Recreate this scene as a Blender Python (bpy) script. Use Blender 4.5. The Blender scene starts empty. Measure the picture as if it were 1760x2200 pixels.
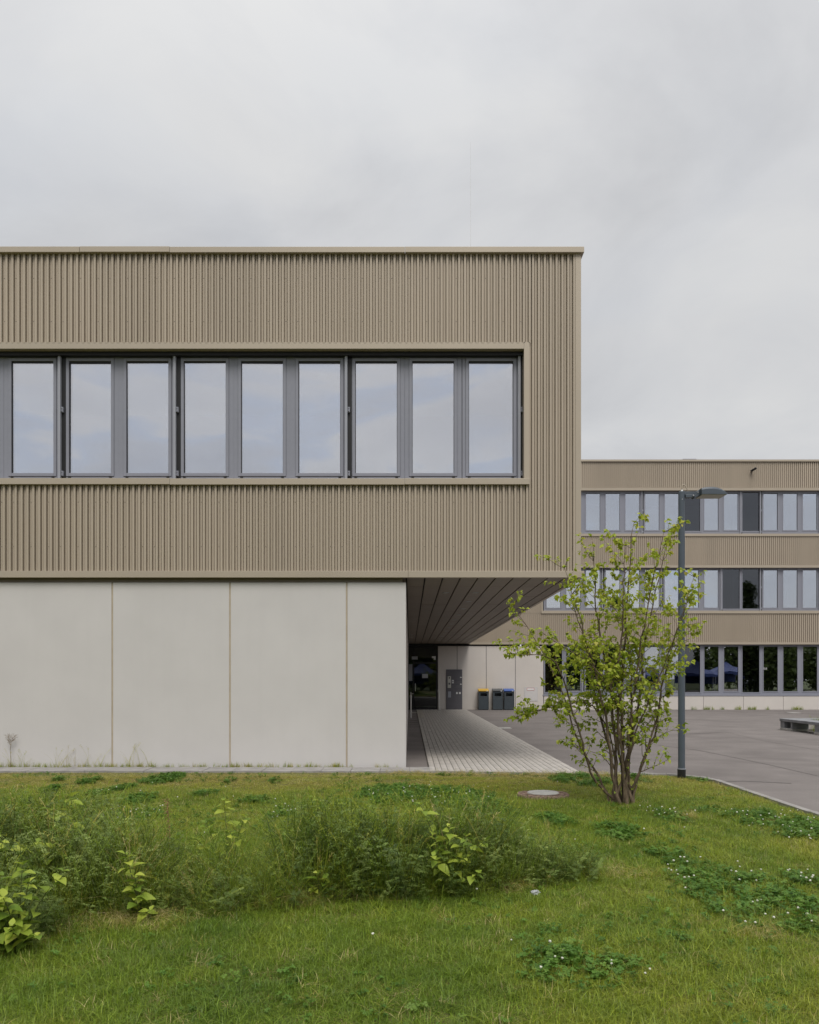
import bpy, bmesh, math, random
import numpy as np
from mathutils import Vector, Matrix, Quaternion
random.seed(7); rng = np.random.default_rng(11)
R = math.radians
scene = bpy.context.scene
col = scene.collection

# ------------------------------------------------------------------ camera
EYE = 1.6; F = 1760.0; HOR = 1458.0
cam_d = bpy.data.cameras.new('camera'); cam = bpy.data.objects.new('camera', cam_d); col.objects.link(cam)
cam.location = (0, 0, EYE); cam.rotation_euler = (R(90), 0, 0)
cam_d.sensor_fit = 'HORIZONTAL'; cam_d.sensor_width = 36; cam_d.lens = 36 * F / 1760
cam_d.shift_y = (HOR - 1100) / 1760; cam_d.clip_end = 3000; cam_d.clip_start = .05
scene.camera = cam

# ------------------------------------------------------------------ world: overcast sky
SUN_DIR = Vector((.12, -.82, 1.12)).normalized()      # towards the veiled sun
w = bpy.data.worlds.new('World'); scene.world = w; w.use_nodes = True
nt = w.node_tree; nt.nodes.clear()
def N(t, **k):
    n = nt.nodes.new(t)
    for a, b in k.items(): setattr(n, a, b)
    return n
L = nt.links.new
out = N('ShaderNodeOutputWorld'); bg = N('ShaderNodeBackground'); bg.inputs['Strength'].default_value = .1
sky = N('ShaderNodeTexSky', sky_type='NISHITA', sun_disc=False)
sky.sun_elevation = math.asin(SUN_DIR.z); sky.sun_rotation = math.atan2(SUN_DIR.x, SUN_DIR.y)
tc = N('ShaderNodeTexCoord'); sep = N('ShaderNodeSeparateXYZ'); L(tc.outputs['Generated'], sep.inputs[0])
def M(op, a, b=None, clamp=False):
    n = N('ShaderNodeMath', operation=op); n.use_clamp = clamp
    for i, v in enumerate((a, b)):
        if v is None: continue
        if isinstance(v, (int, float)): n.inputs[i].default_value = v
        else: L(v, n.inputs[i])
    return n.outputs[0]
zc = M('MAXIMUM', sep.outputs[2], 0.0); zz = M('ADD', zc, .45)
comb = N('ShaderNodeCombineXYZ'); L(M('DIVIDE', sep.outputs[0], zz), comb.inputs[0]); L(M('DIVIDE', sep.outputs[1], zz), comb.inputs[1])
comb.inputs[2].default_value = 3.7
def noise(scale, det, rough, dist, vec):
    n = N('ShaderNodeTexNoise'); n.inputs['Scale'].default_value = scale; n.inputs['Detail'].default_value = det
    n.inputs['Roughness'].default_value = rough; n.inputs['Distortion'].default_value = dist; L(vec, n.inputs['Vector']); return n.outputs[0]
n1 = noise(3.3, 6, .55, .55, comb.outputs[0]); n2 = noise(1.5, 3, .5, .9, comb.outputs[0])
mpb = N('ShaderNodeMapping'); mpb.inputs['Scale'].default_value = (3.2, 3.2, 9.0); L(tc.outputs['Generated'], mpb.inputs[0])
n3 = noise(1.15, 4, .5, .5, mpb.outputs[0])
behind = N('ShaderNodeMapRange'); behind.inputs[1].default_value = .15; behind.inputs[2].default_value = -.45; behind.inputs[3].default_value = 0; behind.inputs[4].default_value = 1; L(sep.outputs[1], behind.inputs[0])
cr = N('ShaderNodeValToRGB'); L(n1, cr.inputs[0])
e = cr.color_ramp.elements; e[0].position = .32; e[0].color = (4.22, 4.25, 4.33, 1); e[1].position = .68; e[1].color = (5.22, 5.2, 5.15, 1)
m_ = e.new(.5); m_.color = (4.75, 4.77, 4.82, 1)
cr2 = N('ShaderNodeValToRGB'); L(n2, cr2.inputs[0]); e = cr2.color_ramp.elements
e[0].position = .55; e[0].color = (0, 0, 0, 1); e[1].position = .75; e[1].color = (.28, .28, .28, 1)
crb = N('ShaderNodeValToRGB'); L(n3, crb.inputs[0]); e = crb.color_ramp.elements
e[0].position = .34; e[0].color = (3.55, 3.62, 3.9, 1); e[1].position = .66; e[1].color = (4.7, 4.6, 4.55, 1)
for q, c_ in ((.44, (4.1, 4.15, 4.35)), (.50, (4.0, 4.4, 5.15)), (.55, (5.35, 5.2, 5.05))): z_ = e.new(q); z_.color = (*c_, 1)
mixc = N('ShaderNodeMixRGB'); L(M('MULTIPLY', behind.outputs[0], .55), mixc.inputs[0]); L(cr.outputs[0], mixc.inputs[1]); L(crb.outputs[0], mixc.inputs[2])
mixb = N('ShaderNodeMixRGB'); gap = N('ShaderNodeMapRange'); gap.inputs[1].default_value = .56; gap.inputs[2].default_value = .66; gap.inputs[4].default_value = .45
n4 = noise(1.6, 3, .5, .3, mpb.outputs[0]); L(n4, gap.inputs[0])
L(M('MAXIMUM', M('MULTIPLY', cr2.outputs[0], .6), M('MULTIPLY', gap.outputs[0], M('MULTIPLY', behind.outputs[0], .5))), mixb.inputs[0]); L(mixc.outputs[0], mixb.inputs[1]); mixb.inputs[2].default_value = (3.6, 4.2, 5.2, 1)
# an overcast dome brightens towards the zenith
zen = M('ADD', .98, M('MULTIPLY', M('POWER', zc, 5.0), 1.9))
vm = N('ShaderNodeVectorMath', operation='SCALE'); L(mixb.outputs[0], vm.inputs[0]); L(zen, vm.inputs['Scale'])
mixs = N('ShaderNodeMixRGB'); mixs.inputs[0].default_value = .94; L(sky.outputs[0], mixs.inputs[1]); L(vm.outputs[0], mixs.inputs[2])
L(mixs.outputs[0], bg.inputs['Color']); L(bg.outputs[0], out.inputs['Surface'])

# ------------------------------------------------------------------ veiled sun
sd = bpy.data.lights.new('sun', 'SUN'); sd.energy = 1.5; sd.angle = R(28); sd.color = (1, .955, .89)
so = bpy.data.objects.new('sun', sd); col.objects.link(so); so.location = (-10, -20, 40)
so.rotation_euler = (-SUN_DIR).to_track_quat('-Z', 'Y').to_euler()
vs = scene.view_settings; vs.view_transform = 'Standard'; vs.look = 'None'; vs.exposure = 0.45; vs.gamma = 1; vs.use_curve_mapping = False
scene.render.engine = 'CYCLES'
scene.cycles.max_bounces = 5; scene.cycles.diffuse_bounces = 3; scene.cycles.transparent_max_bounces = 8; scene.cycles.caustics_reflective = False; scene.cycles.caustics_refractive = False

# ------------------------------------------------------------------ materials
def new_mat(name):
    m = bpy.data.materials.new(name); m.use_nodes = True; t = m.node_tree; t.nodes.clear(); return m, t
def mk(t, ty, **k):
    n = t.nodes.new(ty)
    for a, b in k.items(): setattr(n, a, b)
    return n
def C4(c): return (c[0], c[1], c[2], 1)
def plain(name, c, rough=.6, metal=0, spec=.4, var=.08, scale=6, bump=0, bscale=80, detail=6, stretch=(1, 1, 1), c2=None):
    """painted / mineral surface with soft colour variation and fine relief in object space"""
    m, t = new_mat(name); o = mk(t, 'ShaderNodeOutputMaterial'); p = mk(t, 'ShaderNodeBsdfPrincipled')
    p.inputs['Roughness'].default_value = rough; p.inputs['Metallic'].default_value = metal; p.inputs['Specular IOR Level'].default_value = spec
    tcn = mk(t, 'ShaderNodeTexCoord'); mp = mk(t, 'ShaderNodeMapping'); mp.inputs['Scale'].default_value = stretch
    t.links.new(tcn.outputs['Object'], mp.inputs[0])
    nz = mk(t, 'ShaderNodeTexNoise'); nz.inputs['Scale'].default_value = scale; nz.inputs['Detail'].default_value = detail; nz.inputs['Roughness'].default_value = .6
    t.links.new(mp.outputs[0], nz.inputs['Vector'])
    r = mk(t, 'ShaderNodeValToRGB'); t.links.new(nz.outputs[0], r.inputs[0])
    lo = [x * (1 - var) for x in c]; hi = [x * (1 + var) for x in c]
    if c2: lo, hi = c2, c
    r.color_ramp.elements[0].position = .35; r.color_ramp.elements[0].color = C4(lo)
    r.color_ramp.elements[1].position = .65; r.color_ramp.elements[1].color = C4(hi)
    oi = mk(t, 'ShaderNodeObjectInfo'); hs = mk(t, 'ShaderNodeHueSaturation')
    mr = mk(t, 'ShaderNodeMapRange'); mr.inputs[3].default_value = 1 - var * .35; mr.inputs[4].default_value = 1 + var * .35
    t.links.new(oi.outputs['Random'], mr.inputs[0]); t.links.new(mr.outputs[0], hs.inputs['Value']); t.links.new(r.outputs[0], hs.inputs['Color'])
    t.links.new(hs.outputs[0], p.inputs['Base Color'])
    if bump:
        b = mk(t, 'ShaderNodeBump'); b.inputs['Strength'].default_value = bump; b.inputs['Distance'].default_value = .01
        n2 = mk(t, 'ShaderNodeTexNoise'); n2.inputs['Scale'].default_value = bscale; n2.inputs['Detail'].default_value = 4
        t.links.new(tcn.outputs['Object'], n2.inputs['Vector']); t.links.new(n2.outputs[0], b.inputs['Height']); t.links.new(b.outputs[0], p.inputs['Normal'])
    t.links.new(p.outputs[0], o.inputs[0]); return m
def glass(name, refl, tint=(.8, .85, .9), rc=(.93, .95, 1.0)):
    m, t = new_mat(name); o = mk(t, 'ShaderNodeOutputMaterial')
    g = mk(t, 'ShaderNodeBsdfGlossy'); g.inputs['Roughness'].default_value = .0; g.inputs['Color'].default_value = C4(rc)
    tr = mk(t, 'ShaderNodeBsdfTransparent'); tr.inputs[0].default_value = C4(tint)
    # wavy float glass
    tcn = mk(t, 'ShaderNodeTexCoord'); nz = mk(t, 'ShaderNodeTexNoise'); nz.inputs['Scale'].default_value = 1.3; nz.inputs['Detail'].default_value = 1
    b = mk(t, 'ShaderNodeBump'); b.inputs['Strength'].default_value = .05; b.inputs['Distance'].default_value = .02
    t.links.new(tcn.outputs['Object'], nz.inputs['Vector']); t.links.new(nz.outputs[0], b.inputs['Height']); t.links.new(b.outputs[0], g.inputs['Normal'])
    fr = mk(t, 'ShaderNodeFresnel'); fr.inputs['IOR'].default_value = 1.45
    ad = mk(t, 'ShaderNodeMath', operation='ADD'); ad.use_clamp = True; t.links.new(fr.outputs[0], ad.inputs[0]); ad.inputs[1].default_value = refl
    mx = mk(t, 'ShaderNodeMixShader'); t.links.new(ad.outputs[0], mx.inputs[0]); t.links.new(tr.outputs[0], mx.inputs[1]); t.links.new(g.outputs[0], mx.inputs[2])
    t.links.new(mx.outputs[0], o.inputs[0]); return m
def leafmat(name, stops, trans=.35, rough=.5, attr=None, jit=.12, atype='INSTANCER', spec=.35, blade=False):
    """foliage: colour from a per-plant / per-leaf value, light shining through"""
    m, t = new_mat(name); o = mk(t, 'ShaderNodeOutputMaterial'); p = mk(t, 'ShaderNodeBsdfPrincipled')
    p.inputs['Roughness'].default_value = rough; p.inputs['Specular IOR Level'].default_value = spec
    tl = mk(t, 'ShaderNodeBsdfTranslucent'); mx = mk(t, 'ShaderNodeMixShader'); mx.inputs[0].default_value = trans
    r = mk(t, 'ShaderNodeValToRGB')
    els = r.color_ramp.elements
    for i, (pos, c) in enumerate(stops):
        el = els[i] if i < 2 else els.new(pos)
        el.position = pos; el.color = C4(c)
    oi = mk(t, 'ShaderNodeObjectInfo')
    if attr:
        a = mk(t, 'ShaderNodeAttribute', attribute_name=attr, attribute_type=atype)
        t.links.new(a.outputs['Fac'], r.inputs[0])
    else: t.links.new(oi.outputs['Random'], r.inputs[0])
    hs = mk(t, 'ShaderNodeHueSaturation'); mr = mk(t, 'ShaderNodeMapRange'); mr.inputs[3].default_value = 1 - jit; mr.inputs[4].default_value = 1 + jit
    t.links.new(oi.outputs['Random'], mr.inputs[0]); t.links.new(mr.outputs[0], hs.inputs['Value']); t.links.new(r.outputs[0], hs.inputs['Color'])
    if blade:
        ba = mk(t, 'ShaderNodeAttribute', attribute_name='bl', attribute_type='GEOMETRY'); mb = mk(t, 'ShaderNodeMapRange'); mb.inputs[3].default_value = .62; mb.inputs[4].default_value = 1.55
        t.links.new(ba.outputs['Fac'], mb.inputs[0]); mm = mk(t, 'ShaderNodeMath', operation='MULTIPLY'); t.links.new(mr.outputs[0], mm.inputs[0]); t.links.new(mb.outputs[0], mm.inputs[1]); t.links.new(mm.outputs[0], hs.inputs['Value'])
    t.links.new(hs.outputs[0], p.inputs['Base Color']); t.links.new(hs.outputs[0], tl.inputs[0])
    t.links.new(p.outputs[0], mx.inputs[1]); t.links.new(tl.outputs[0], mx.inputs[2]); t.links.new(mx.outputs[0], o.inputs[0]); return m

MT = {}
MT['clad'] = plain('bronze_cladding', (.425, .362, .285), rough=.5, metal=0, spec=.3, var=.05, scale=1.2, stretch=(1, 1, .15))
MT['trim'] = plain('bronze_trim', (.42, .362, .285), rough=.42, metal=.15, var=.03, scale=.8)
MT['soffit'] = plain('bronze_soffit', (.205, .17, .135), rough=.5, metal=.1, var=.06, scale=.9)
MT['dark'] = plain('dark_backing', (.02, .02, .021), rough=.8)
MT['frame'] = plain('grey_window_paint', (.245, .252, .295), rough=.42, var=.03)
MT['rail'] = plain('grey_rail_paint', (.32, .33, .37), rough=.38, var=.03)
MT['black'] = plain('black_plastic', (.012, .012, .013), rough=.5)
MT['glass'] = glass('coated_glass', .57, rc=(.96, .965, 1.0))
MT['lowglass'] = glass('ground_floor_glass', .36, tint=(.7, .72, .74))
MT['rearglass'] = glass('rear_coated_glass', .50, rc=(.92, .945, 1.0))
MT['plainglass'] = glass('plain_glass', .065, tint=(.5, .53, .57))
MT['doorglass'] = glass('door_glass', .03, tint=(.45, .47, .48))
MT['interior'] = plain('interior_wall', (.22, .21, .2), rough=.9, var=.15, scale=1)
MT['blind'] = plain('blind_fabric', (.42, .43, .45), rough=.9, var=.04)
MT['steel'] = plain('stainless_steel', (.55, .54, .52), rough=.3, metal=.9, var=.05)
MT['post'] = plain('anthracite_lamp_paint', (.075, .092, .112), rough=.4, var=.06, scale=3)
MT['binbody'] = plain('anthracite_bin_paint', (.048, .06, .07), rough=.45, var=.06)
MT['yellow'] = plain('yellow_lid', (.62, .38, .04), rough=.45, var=.05)
MT['blue'] = plain('blue_lid', (.05, .11, .36), rough=.45, var=.05)
MT['greylid'] = plain('grey_lid', (.075, .08, .085), rough=.45, var=.05)
MT['white'] = plain('white_sheet', (.72, .72, .71), rough=.6, var=.03)
MT['red'] = plain('red_print', (.5, .06, .06), rough=.6)
MT['panelgrey'] = plain('entry_panel_paint', (.115, .112, .125), rough=.45, var=.03)
MT['curtain'] = plain('ochre_curtain', (.50, .30, .09), rough=.9, var=.15, scale=5, stretch=(8, 1, .2))
MT['cable'] = plain('pale_cable', (.45, .38, .3), rough=.5)
MT['lens'] = plain('lamp_glass', (.25, .24, .17), rough=.25, var=.05)
MT['kerb'] = plain('kerb_concrete', (.30, .285, .27), rough=.9, var=.16, scale=5, bump=.3, bscale=120)
MT['benchc'] = plain('bench_concrete', (.24, .245, .255), rough=.85, var=.18, scale=5, bump=.3, bscale=90)
MT['pale'] = plain('pale_concrete', (.40, .39, .365), rough=.9, var=.12, scale=8, bump=.3)
MT['rust'] = plain('rusty_brick', (.24, .165, .125), rough=.95, var=.4, scale=40, bump=.6, bscale=150)
MT['tactile'] = plain('tactile_paving', (.5, .47, .40), rough=.85, var=.1)
MT['tent'] = plain('blue_tent_cloth', (.03, .05, .16), rough=.7, var=.12, scale=2)
MT['bark'] = plain('tree_bark', (.115, .085, .055), rough=.95, var=.45, scale=22, bump=.8, bscale=60, stretch=(1, 1, .35))
MT['stem'] = plain('green_stem', (.13, .15, .05), rough=.7, var=.2, scale=20)
MT['drystem'] = plain('dry_stem', (.20, .15, .09), rough=.9, var=.25, scale=20)
MT['dock'] = plain('dock_seed', (.26, .14, .08), rough=.9, var=.3, scale=40)

def concrete(name, c):
    m = plain(name, c, rough=.88, var=.028, scale=.9, bump=.12, bscale=160, detail=8)
    t = m.node_tree; p = [n for n in t.nodes if n.type == 'BSDF_PRINCIPLED'][0]
    hs = [n for n in t.nodes if n.type == 'HUE_SAT'][0]; tcn = [n for n in t.nodes if n.type == 'TEX_COORD'][0]
    # air-bubble pits and faint vertical run-off stains
    v = mk(t, 'ShaderNodeTexVoronoi'); v.inputs['Scale'].default_value = 9; t.links.new(tcn.outputs['Object'], v.inputs['Vector'])
    lt = mk(t, 'ShaderNodeMath', operation='LESS_THAN'); t.links.new(v.outputs['Distance'], lt.inputs[0]); lt.inputs[1].default_value = .035
    mp = mk(t, 'ShaderNodeMapping'); mp.inputs['Scale'].default_value = (5, 5, .25); t.links.new(tcn.outputs['Object'], mp.inputs[0])
    nz = mk(t, 'ShaderNodeTexNoise'); nz.inputs['Scale'].default_value = 1.3; nz.inputs['Detail'].default_value = 5; t.links.new(mp.outputs[0], nz.inputs['Vector'])
    mr = mk(t, 'ShaderNodeMapRange'); mr.inputs[1].default_value = .45; mr.inputs[2].default_value = .8; mr.inputs[3].default_value = 0; mr.inputs[4].default_value = .03
    t.links.new(nz.outputs[0], mr.inputs[0])
    mul = mk(t, 'ShaderNodeMath', operation='MULTIPLY'); t.links.new(lt.outputs[0], mul.inputs[0]); mul.inputs[1].default_value = .3
    ad = mk(t, 'ShaderNodeMath', operation='ADD'); t.links.new(mul.outputs[0], ad.inputs[0]); t.links.new(mr.outputs[0], ad.inputs[1])
    mx = mk(t, 'ShaderNodeMixRGB'); mx.blend_type = 'MIX'; t.links.new(ad.outputs[0], mx.inputs[0]); t.links.new(hs.outputs[0], mx.inputs[1]); mx.inputs[2].default_value = C4([x * .45 for x in c])
    t.links.new(mx.outputs[0], p.inputs['Base Color']); return m
MT['concrete'] = concrete('fair_faced_concrete', (.572, .553, .543))
MT['concrete_rear'] = concrete('rear_wall_concrete', (.60, .56, .52))
MT['joint'] = plain('joint_sealant', (.42, .355, .27), rough=.8)

def ground_mat(name, base, spots, patches, sc, bump=.3, rough=.9, psc=.35, spotsc=140):
    m, t = new_mat(name); o = mk(t, 'ShaderNodeOutputMaterial'); p = mk(t, 'ShaderNodeBsdfPrincipled'); p.inputs['Roughness'].default_value = rough
    p.inputs['Specular IOR Level'].default_value = .3
    tcn = mk(t, 'ShaderNodeTexCoord')
    def nz(s, d, di=0):
        n = mk(t, 'ShaderNodeTexNoise'); n.inputs['Scale'].default_value = s; n.inputs['Detail'].default_value = d; n.inputs['Distortion'].default_value = di
        t.links.new(tcn.outputs['Object'], n.inputs['Vector']); return n
    a = nz(sc, 8); r = mk(t, 'ShaderNodeValToRGB'); t.links.new(a.outputs[0], r.inputs[0])
    r.color_ramp.elements[0].position = .3; r.color_ramp.elements[0].color = C4([x * .86 for x in base]); r.color_ramp.elements[1].position = .7; r.color_ramp.elements[1].color = C4([x * 1.12 for x in base])
    b = nz(spotsc, 2); r2 = mk(t, 'ShaderNodeValToRGB'); t.links.new(b.outputs[0], r2.inputs[0])
    r2.color_ramp.elements[0].position = .52; r2.color_ramp.elements[0].color = (0, 0, 0, 1); r2.color_ramp.elements[1].position = .72; r2.color_ramp.elements[1].color = (.55, .55, .55, 1)
    m1 = mk(t, 'ShaderNodeMixRGB'); t.links.new(r2.outputs[0], m1.inputs[0]); t.links.new(r.outputs[0], m1.inputs[1]); m1.inputs[2].default_value = C4(spots)
    c = nz(psc, 5, 1.2); r3 = mk(t, 'ShaderNodeValToRGB'); t.links.new(c.outputs[0], r3.inputs[0])
    r3.color_ramp.elements[0].position = .5; r3.color_ramp.elements[0].color = (0, 0, 0, 1); r3.color_ramp.elements[1].position = .68; r3.color_ramp.elements[1].color = (.6, .6, .6, 1)
    m2 = mk(t, 'ShaderNodeMixRGB'); t.links.new(r3.outputs[0], m2.inputs[0]); t.links.new(m1.outputs[0], m2.inputs[1]); m2.inputs[2].default_value = C4(patches)
    t.links.new(m2.outputs[0], p.inputs['Base Color'])
    bp = mk(t, 'ShaderNodeBump'); bp.inputs['Strength'].default_value = bump; bp.inputs['Distance'].default_value = .01; t.links.new(b.outputs[0], bp.inputs['Height']); t.links.new(bp.outputs[0], p.inputs['Normal'])
    t.links.new(p.outputs[0], o.inputs[0]); return m
MT['asphalt'] = ground_mat('asphalt', (.190, .170, .160), (.27, .248, .235), (.135, .12, .113), 1.2, .35)
MT['soil'] = ground_mat('lawn_soil', (.13, .125, .035), (.26, .22, .11), (.09, .11, .025), 4, .8, psc=1.1)
MT['field'] = ground_mat('field', (.07, .09, .025), (.1, .1, .04), (.05, .07, .02), .3, .5)
MT['paver'] = plain('concrete_paver', (.44, .41, .375), rough=.9, var=.2, scale=9, bump=.35, bscale=160)
MT['paverbed'] = plain('paver_joint_sand', (.085, .077, .068), rough=1)

# ------------------------------------------------------------------ mesh builder
WLOC = {}
def link(o, parent, wloc):
    col.objects.link(o); WLOC[o.name] = Vector(wloc)
    if parent is not None:
        o.parent = parent; o.location = Vector(wloc) - WLOC[parent.name]
    else: o.location = wloc
    return o
def tag(o, label=None, cat=None, group=None, kind=None):
    if label: o['label'] = label
    if cat: o['category'] = cat
    if group: o['group'] = group
    if kind: o['kind'] = kind
    return o
def empty(name, loc, label, cat, group=None):
    o = bpy.data.objects.new(name, None); o.empty_display_size = .2; link(o, None, loc); tag(o, label, cat, group); return o
class MB:
    def __init__(s): s.v = []; s.f = []; s.mi = []; s.m = 0
    def add(s, vs, fs):
        b = len(s.v); s.v += [tuple(p) for p in vs]; s.f += [tuple(i + b for i in f) for f in fs]; s.mi += [s.m] * len(fs); return s
    def box(s, x0, x1, y0, y1, z0, z1):
        vs = [(x0, y0, z0), (x1, y0, z0), (x1, y1, z0), (x0, y1, z0), (x0, y0, z1), (x1, y0, z1), (x1, y1, z1), (x0, y1, z1)]
        return s.add(vs, [(0, 3, 2, 1), (4, 5, 6, 7), (0, 1, 5, 4), (1, 2, 6, 5), (2, 3, 7, 6), (3, 0, 4, 7)])
    def ring(s, x0, x1, z0, z1, wl, wr, wb, wt, y0, y1):
        s.box(x0, x0 + wl, y0, y1, z0, z1); s.box(x1 - wr, x1, y0, y1, z0, z1)
        s.box(x0 + wl, x1 - wr, y0, y1, z0, z0 + wb); s.box(x0 + wl, x1 - wr, y0, y1, z1 - wt, z1); return s
    def prism(s, poly, y0, y1):            # poly: (x,z) outline, extruded along y
        n = len(poly); vs = [(a, y0, b) for a, b in poly] + [(a, y1, b) for a, b in poly]
        fs = [tuple(range(n)), tuple(range(2 * n - 1, n - 1, -1))] + [(i, i + n, (i + 1) % n + n, (i + 1) % n) for i in range(n)]
        return s.add(vs, fs)
    def tube(s, pts, rad, n=8, cap=True):
        pts = [Vector(p) for p in pts]
        if not hasattr(rad, '__len__'): rad = [rad] * len(pts)
        prev = None; vs = []
        for i, p in enumerate(pts):
            d = (pts[min(i + 1, len(pts) - 1)] - pts[max(i - 1, 0)]).normalized()
            if prev is None:
                u = d.cross(Vector((0, 0, 1)) if abs(d.z) < .9 else Vector((1, 0, 0))).normalized()
            else: u = (prev - d * prev.dot(d)).normalized()
            prev = u; q = d.cross(u)
            for k in range(n):
                a = 2 * math.pi * k / n; vs.append(p + (u * math.cos(a) + q * math.sin(a)) * rad[i])
        fs = []
        for i in range(len(pts) - 1):
            for k in range(n): fs.append((i * n + k, i * n + (k + 1) % n, (i + 1) * n + (k + 1) % n, (i + 1) * n + k))
        if cap: fs.append(tuple(range(n - 1, -1, -1))); fs.append(tuple((len(pts) - 1) * n + k for k in range(n)))
        return s.add(vs, fs)
    def disc(s, c, r, z, n=24, ax=(1, 1)): return s.add([(c[0] + r * math.cos(2 * math.pi * k / n) * ax[0], c[1] + r * math.sin(2 * math.pi * k / n) * ax[1], z) for k in range(n)], [tuple(range(n))])
    def mesh(s, name, mats, origin=(0, 0, 0), smooth=False):
        me = bpy.data.meshes.new(name); o = origin
        me.from_pydata([(a - o[0], b - o[1], c - o[2]) for a, b, c in s.v], [], s.f)
        for m in (mats if isinstance(mats, (list, tuple)) else [mats]): me.materials.append(m)
        if isinstance(mats, (list, tuple)): me.polygons.foreach_set('material_index', s.mi)
        if smooth: me.polygons.foreach_set('use_smooth', [True] * len(me.polygons))
        me.update(); return me
    def build(s, name, mats, parent=None, origin=None, smooth=False, bevel=0):
        if origin is None: origin = WLOC[parent.name] if parent is not None else (0, 0, 0)
        o = bpy.data.objects.new(name, s.mesh(name, mats, origin, smooth)); link(o, parent, origin)
        if bevel: bv = o.modifiers.new('bevel', 'BEVEL'); bv.width = bevel; bv.segments = 2; bv.limit_method = 'ANGLE'
        return o
def dup(o, parent, wloc):
    c = o.copy(); link(c, parent, wloc)
    for ch in list(o.children): dup(ch, c, Vector(wloc) + (WLOC[ch.name] - WLOC[o.name]))
    return c
def struct(o): o['kind'] = 'structure'; return o
def xf(px, Y): return (px - 880.0) * Y / F          # photograph column -> metres at depth Y
def zf(py, Y): return EYE + (HOR - py) * Y / F
def gp(px, py):                                      # photograph point lying on the ground
    Y = EYE * F / (py - HOR); return xf(px, Y), Y
def vnoise(x, y, seed=0):
    x = np.asarray(x, float); y = np.asarray(y, float)
    def h(i, j):
        n = np.sin(i * 127.1 + j * 311.7 + seed * 74.7) * 43758.5453; return n - np.floor(n)
    i = np.floor(x); j = np.floor(y); u = x - i; v = y - j; u = u * u * (3 - 2 * u); v = v * v * (3 - 2 * v)
    return (h(i, j) * (1 - u) + h(i + 1, j) * u) * (1 - v) + (h(i, j + 1) * (1 - u) + h(i + 1, j + 1) * u) * v
def fbm(x, y, s=0): return (vnoise(x, y, s) + .5 * vnoise(x * 2.1, y * 2.1, s + 1) + .25 * vnoise(x * 4.3, y * 4.3, s + 2)) / 1.75

# ================================================================== GROUND
Y1 = 14.44; YW = 14.515; Y2 = 42.1; YR = 42.2
def sheet(name, pts, z, mat, parent=None):
    return MB().add([(a, b, z) for a, b in pts], [tuple(range(len(pts)))]).build(name, mat, parent)
struct(sheet('ground', [(-900, -900), (900, -900), (900, 900), (-900, 900)], -.03, MT['field']))
asph = struct(sheet('asphalt', [(-30, -18), (60, -18), (60, 44), (-30, 44)], 0, MT['asphalt']))
# lane seams and old trench cuts in the asphalt
def seam(pts, wd):
    vs = []; fs = []
    for i, (a, b) in enumerate(pts): vs += [(a - wd * .3, b - wd, .004), (a + wd * .3, b + wd, .004)]
    for i in range(len(pts) - 1): fs.append((2 * i, 2 * i + 2, 2 * i + 3, 2 * i + 1))
    return MB().add(vs, fs)
MT['bitumen'] = plain('bitumen_seam', (.15, .135, .127), rough=.85, var=.15)
for pl, wd in (([gp(1405, 1600), gp(1500, 1612), gp(1580, 1628), gp(1660, 1645), gp(1760, 1668)], .035),
               ([gp(1330, 1577), gp(1420, 1580), gp(1560, 1573), gp(1640, 1592), gp(1760, 1612)], .03),
               ([gp(1500, 1681), gp(1600, 1678), gp(1700, 1683)], .05), ([gp(1150, 1552), gp(1230, 1549)], .05)):
    seam(pl, wd).build('asphalt_seam', MT['bitumen'], asph)

# lawn: gently uneven sheet with a rounded corner at the lamp
LX = 4.64
def back_edge(x): return 13.84 if x < .36 else 13.84 - (x - .36) * .135
def lawn_inside(x, y, m=0.0):
    by = np.where(x < .36, 13.84, 13.84 - (x - .36) * .135) - m
    ok = (y < by) & (x < LX - m)
    cx, cy, r = LX - .75, 13.28 - .75, .75
    corner = (x > cx) & (y > cy) & ((x - cx) ** 2 + (y - cy) ** 2 > (r - m) ** 2)
    return ok & ~corner
def lawn_z(x, y):
    e = np.clip(np.minimum(LX - x, 13.6 - y) / .6, 0, 1)
    return .008 + (fbm(x * .9, y * .9, 5) * .05 + .012) * e
outl = [(-30, -18), (LX, -18)] + [(LX, a) for a in (-5, 0, 3, 5, 7, 9, 10.5, 12)]
outl += [(LX - .75 + .75 * math.cos(R(a)), 12.53 + .75 * math.sin(R(a))) for a in range(0, 86, 9)]
outl += [(3.6, back_edge(3.6)), (2, back_edge(2)), (.36, 13.84), (-6, 13.84), (-30, 13.84)]
bm = bmesh.new(); fc = bm.faces.new([bm.verts.new((a, b, .006)) for a, b in outl]); bm.normal_update()
for k in range(-12, 10):
    g = bm.verts[:] + bm.edges[:] + bm.faces[:]; bmesh.ops.bisect_plane(bm, geom=g, plane_co=(k * .55, 0, 0), plane_no=(1, 0, 0))
for k in range(5, 25):
    g = bm.verts[:] + bm.edges[:] + bm.faces[:]; bmesh.ops.bisect_plane(bm, geom=g, plane_co=(0, k * .55, 0), plane_no=(0, 1, 0))
for v in bm.verts: v.co.z = float(lawn_z(np.array(v.co.x), np.array(v.co.y)))
me = bpy.data.meshes.new('lawn'); bm.to_mesh(me); bm.free(); me.materials.append(MT['soil']); me.polygons.foreach_set('use_smooth', [True] * len(me.polygons))
lawn = bpy.data.objects.new('lawn', me); link(lawn, None, (0, 0, 0)); struct(lawn)

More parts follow.
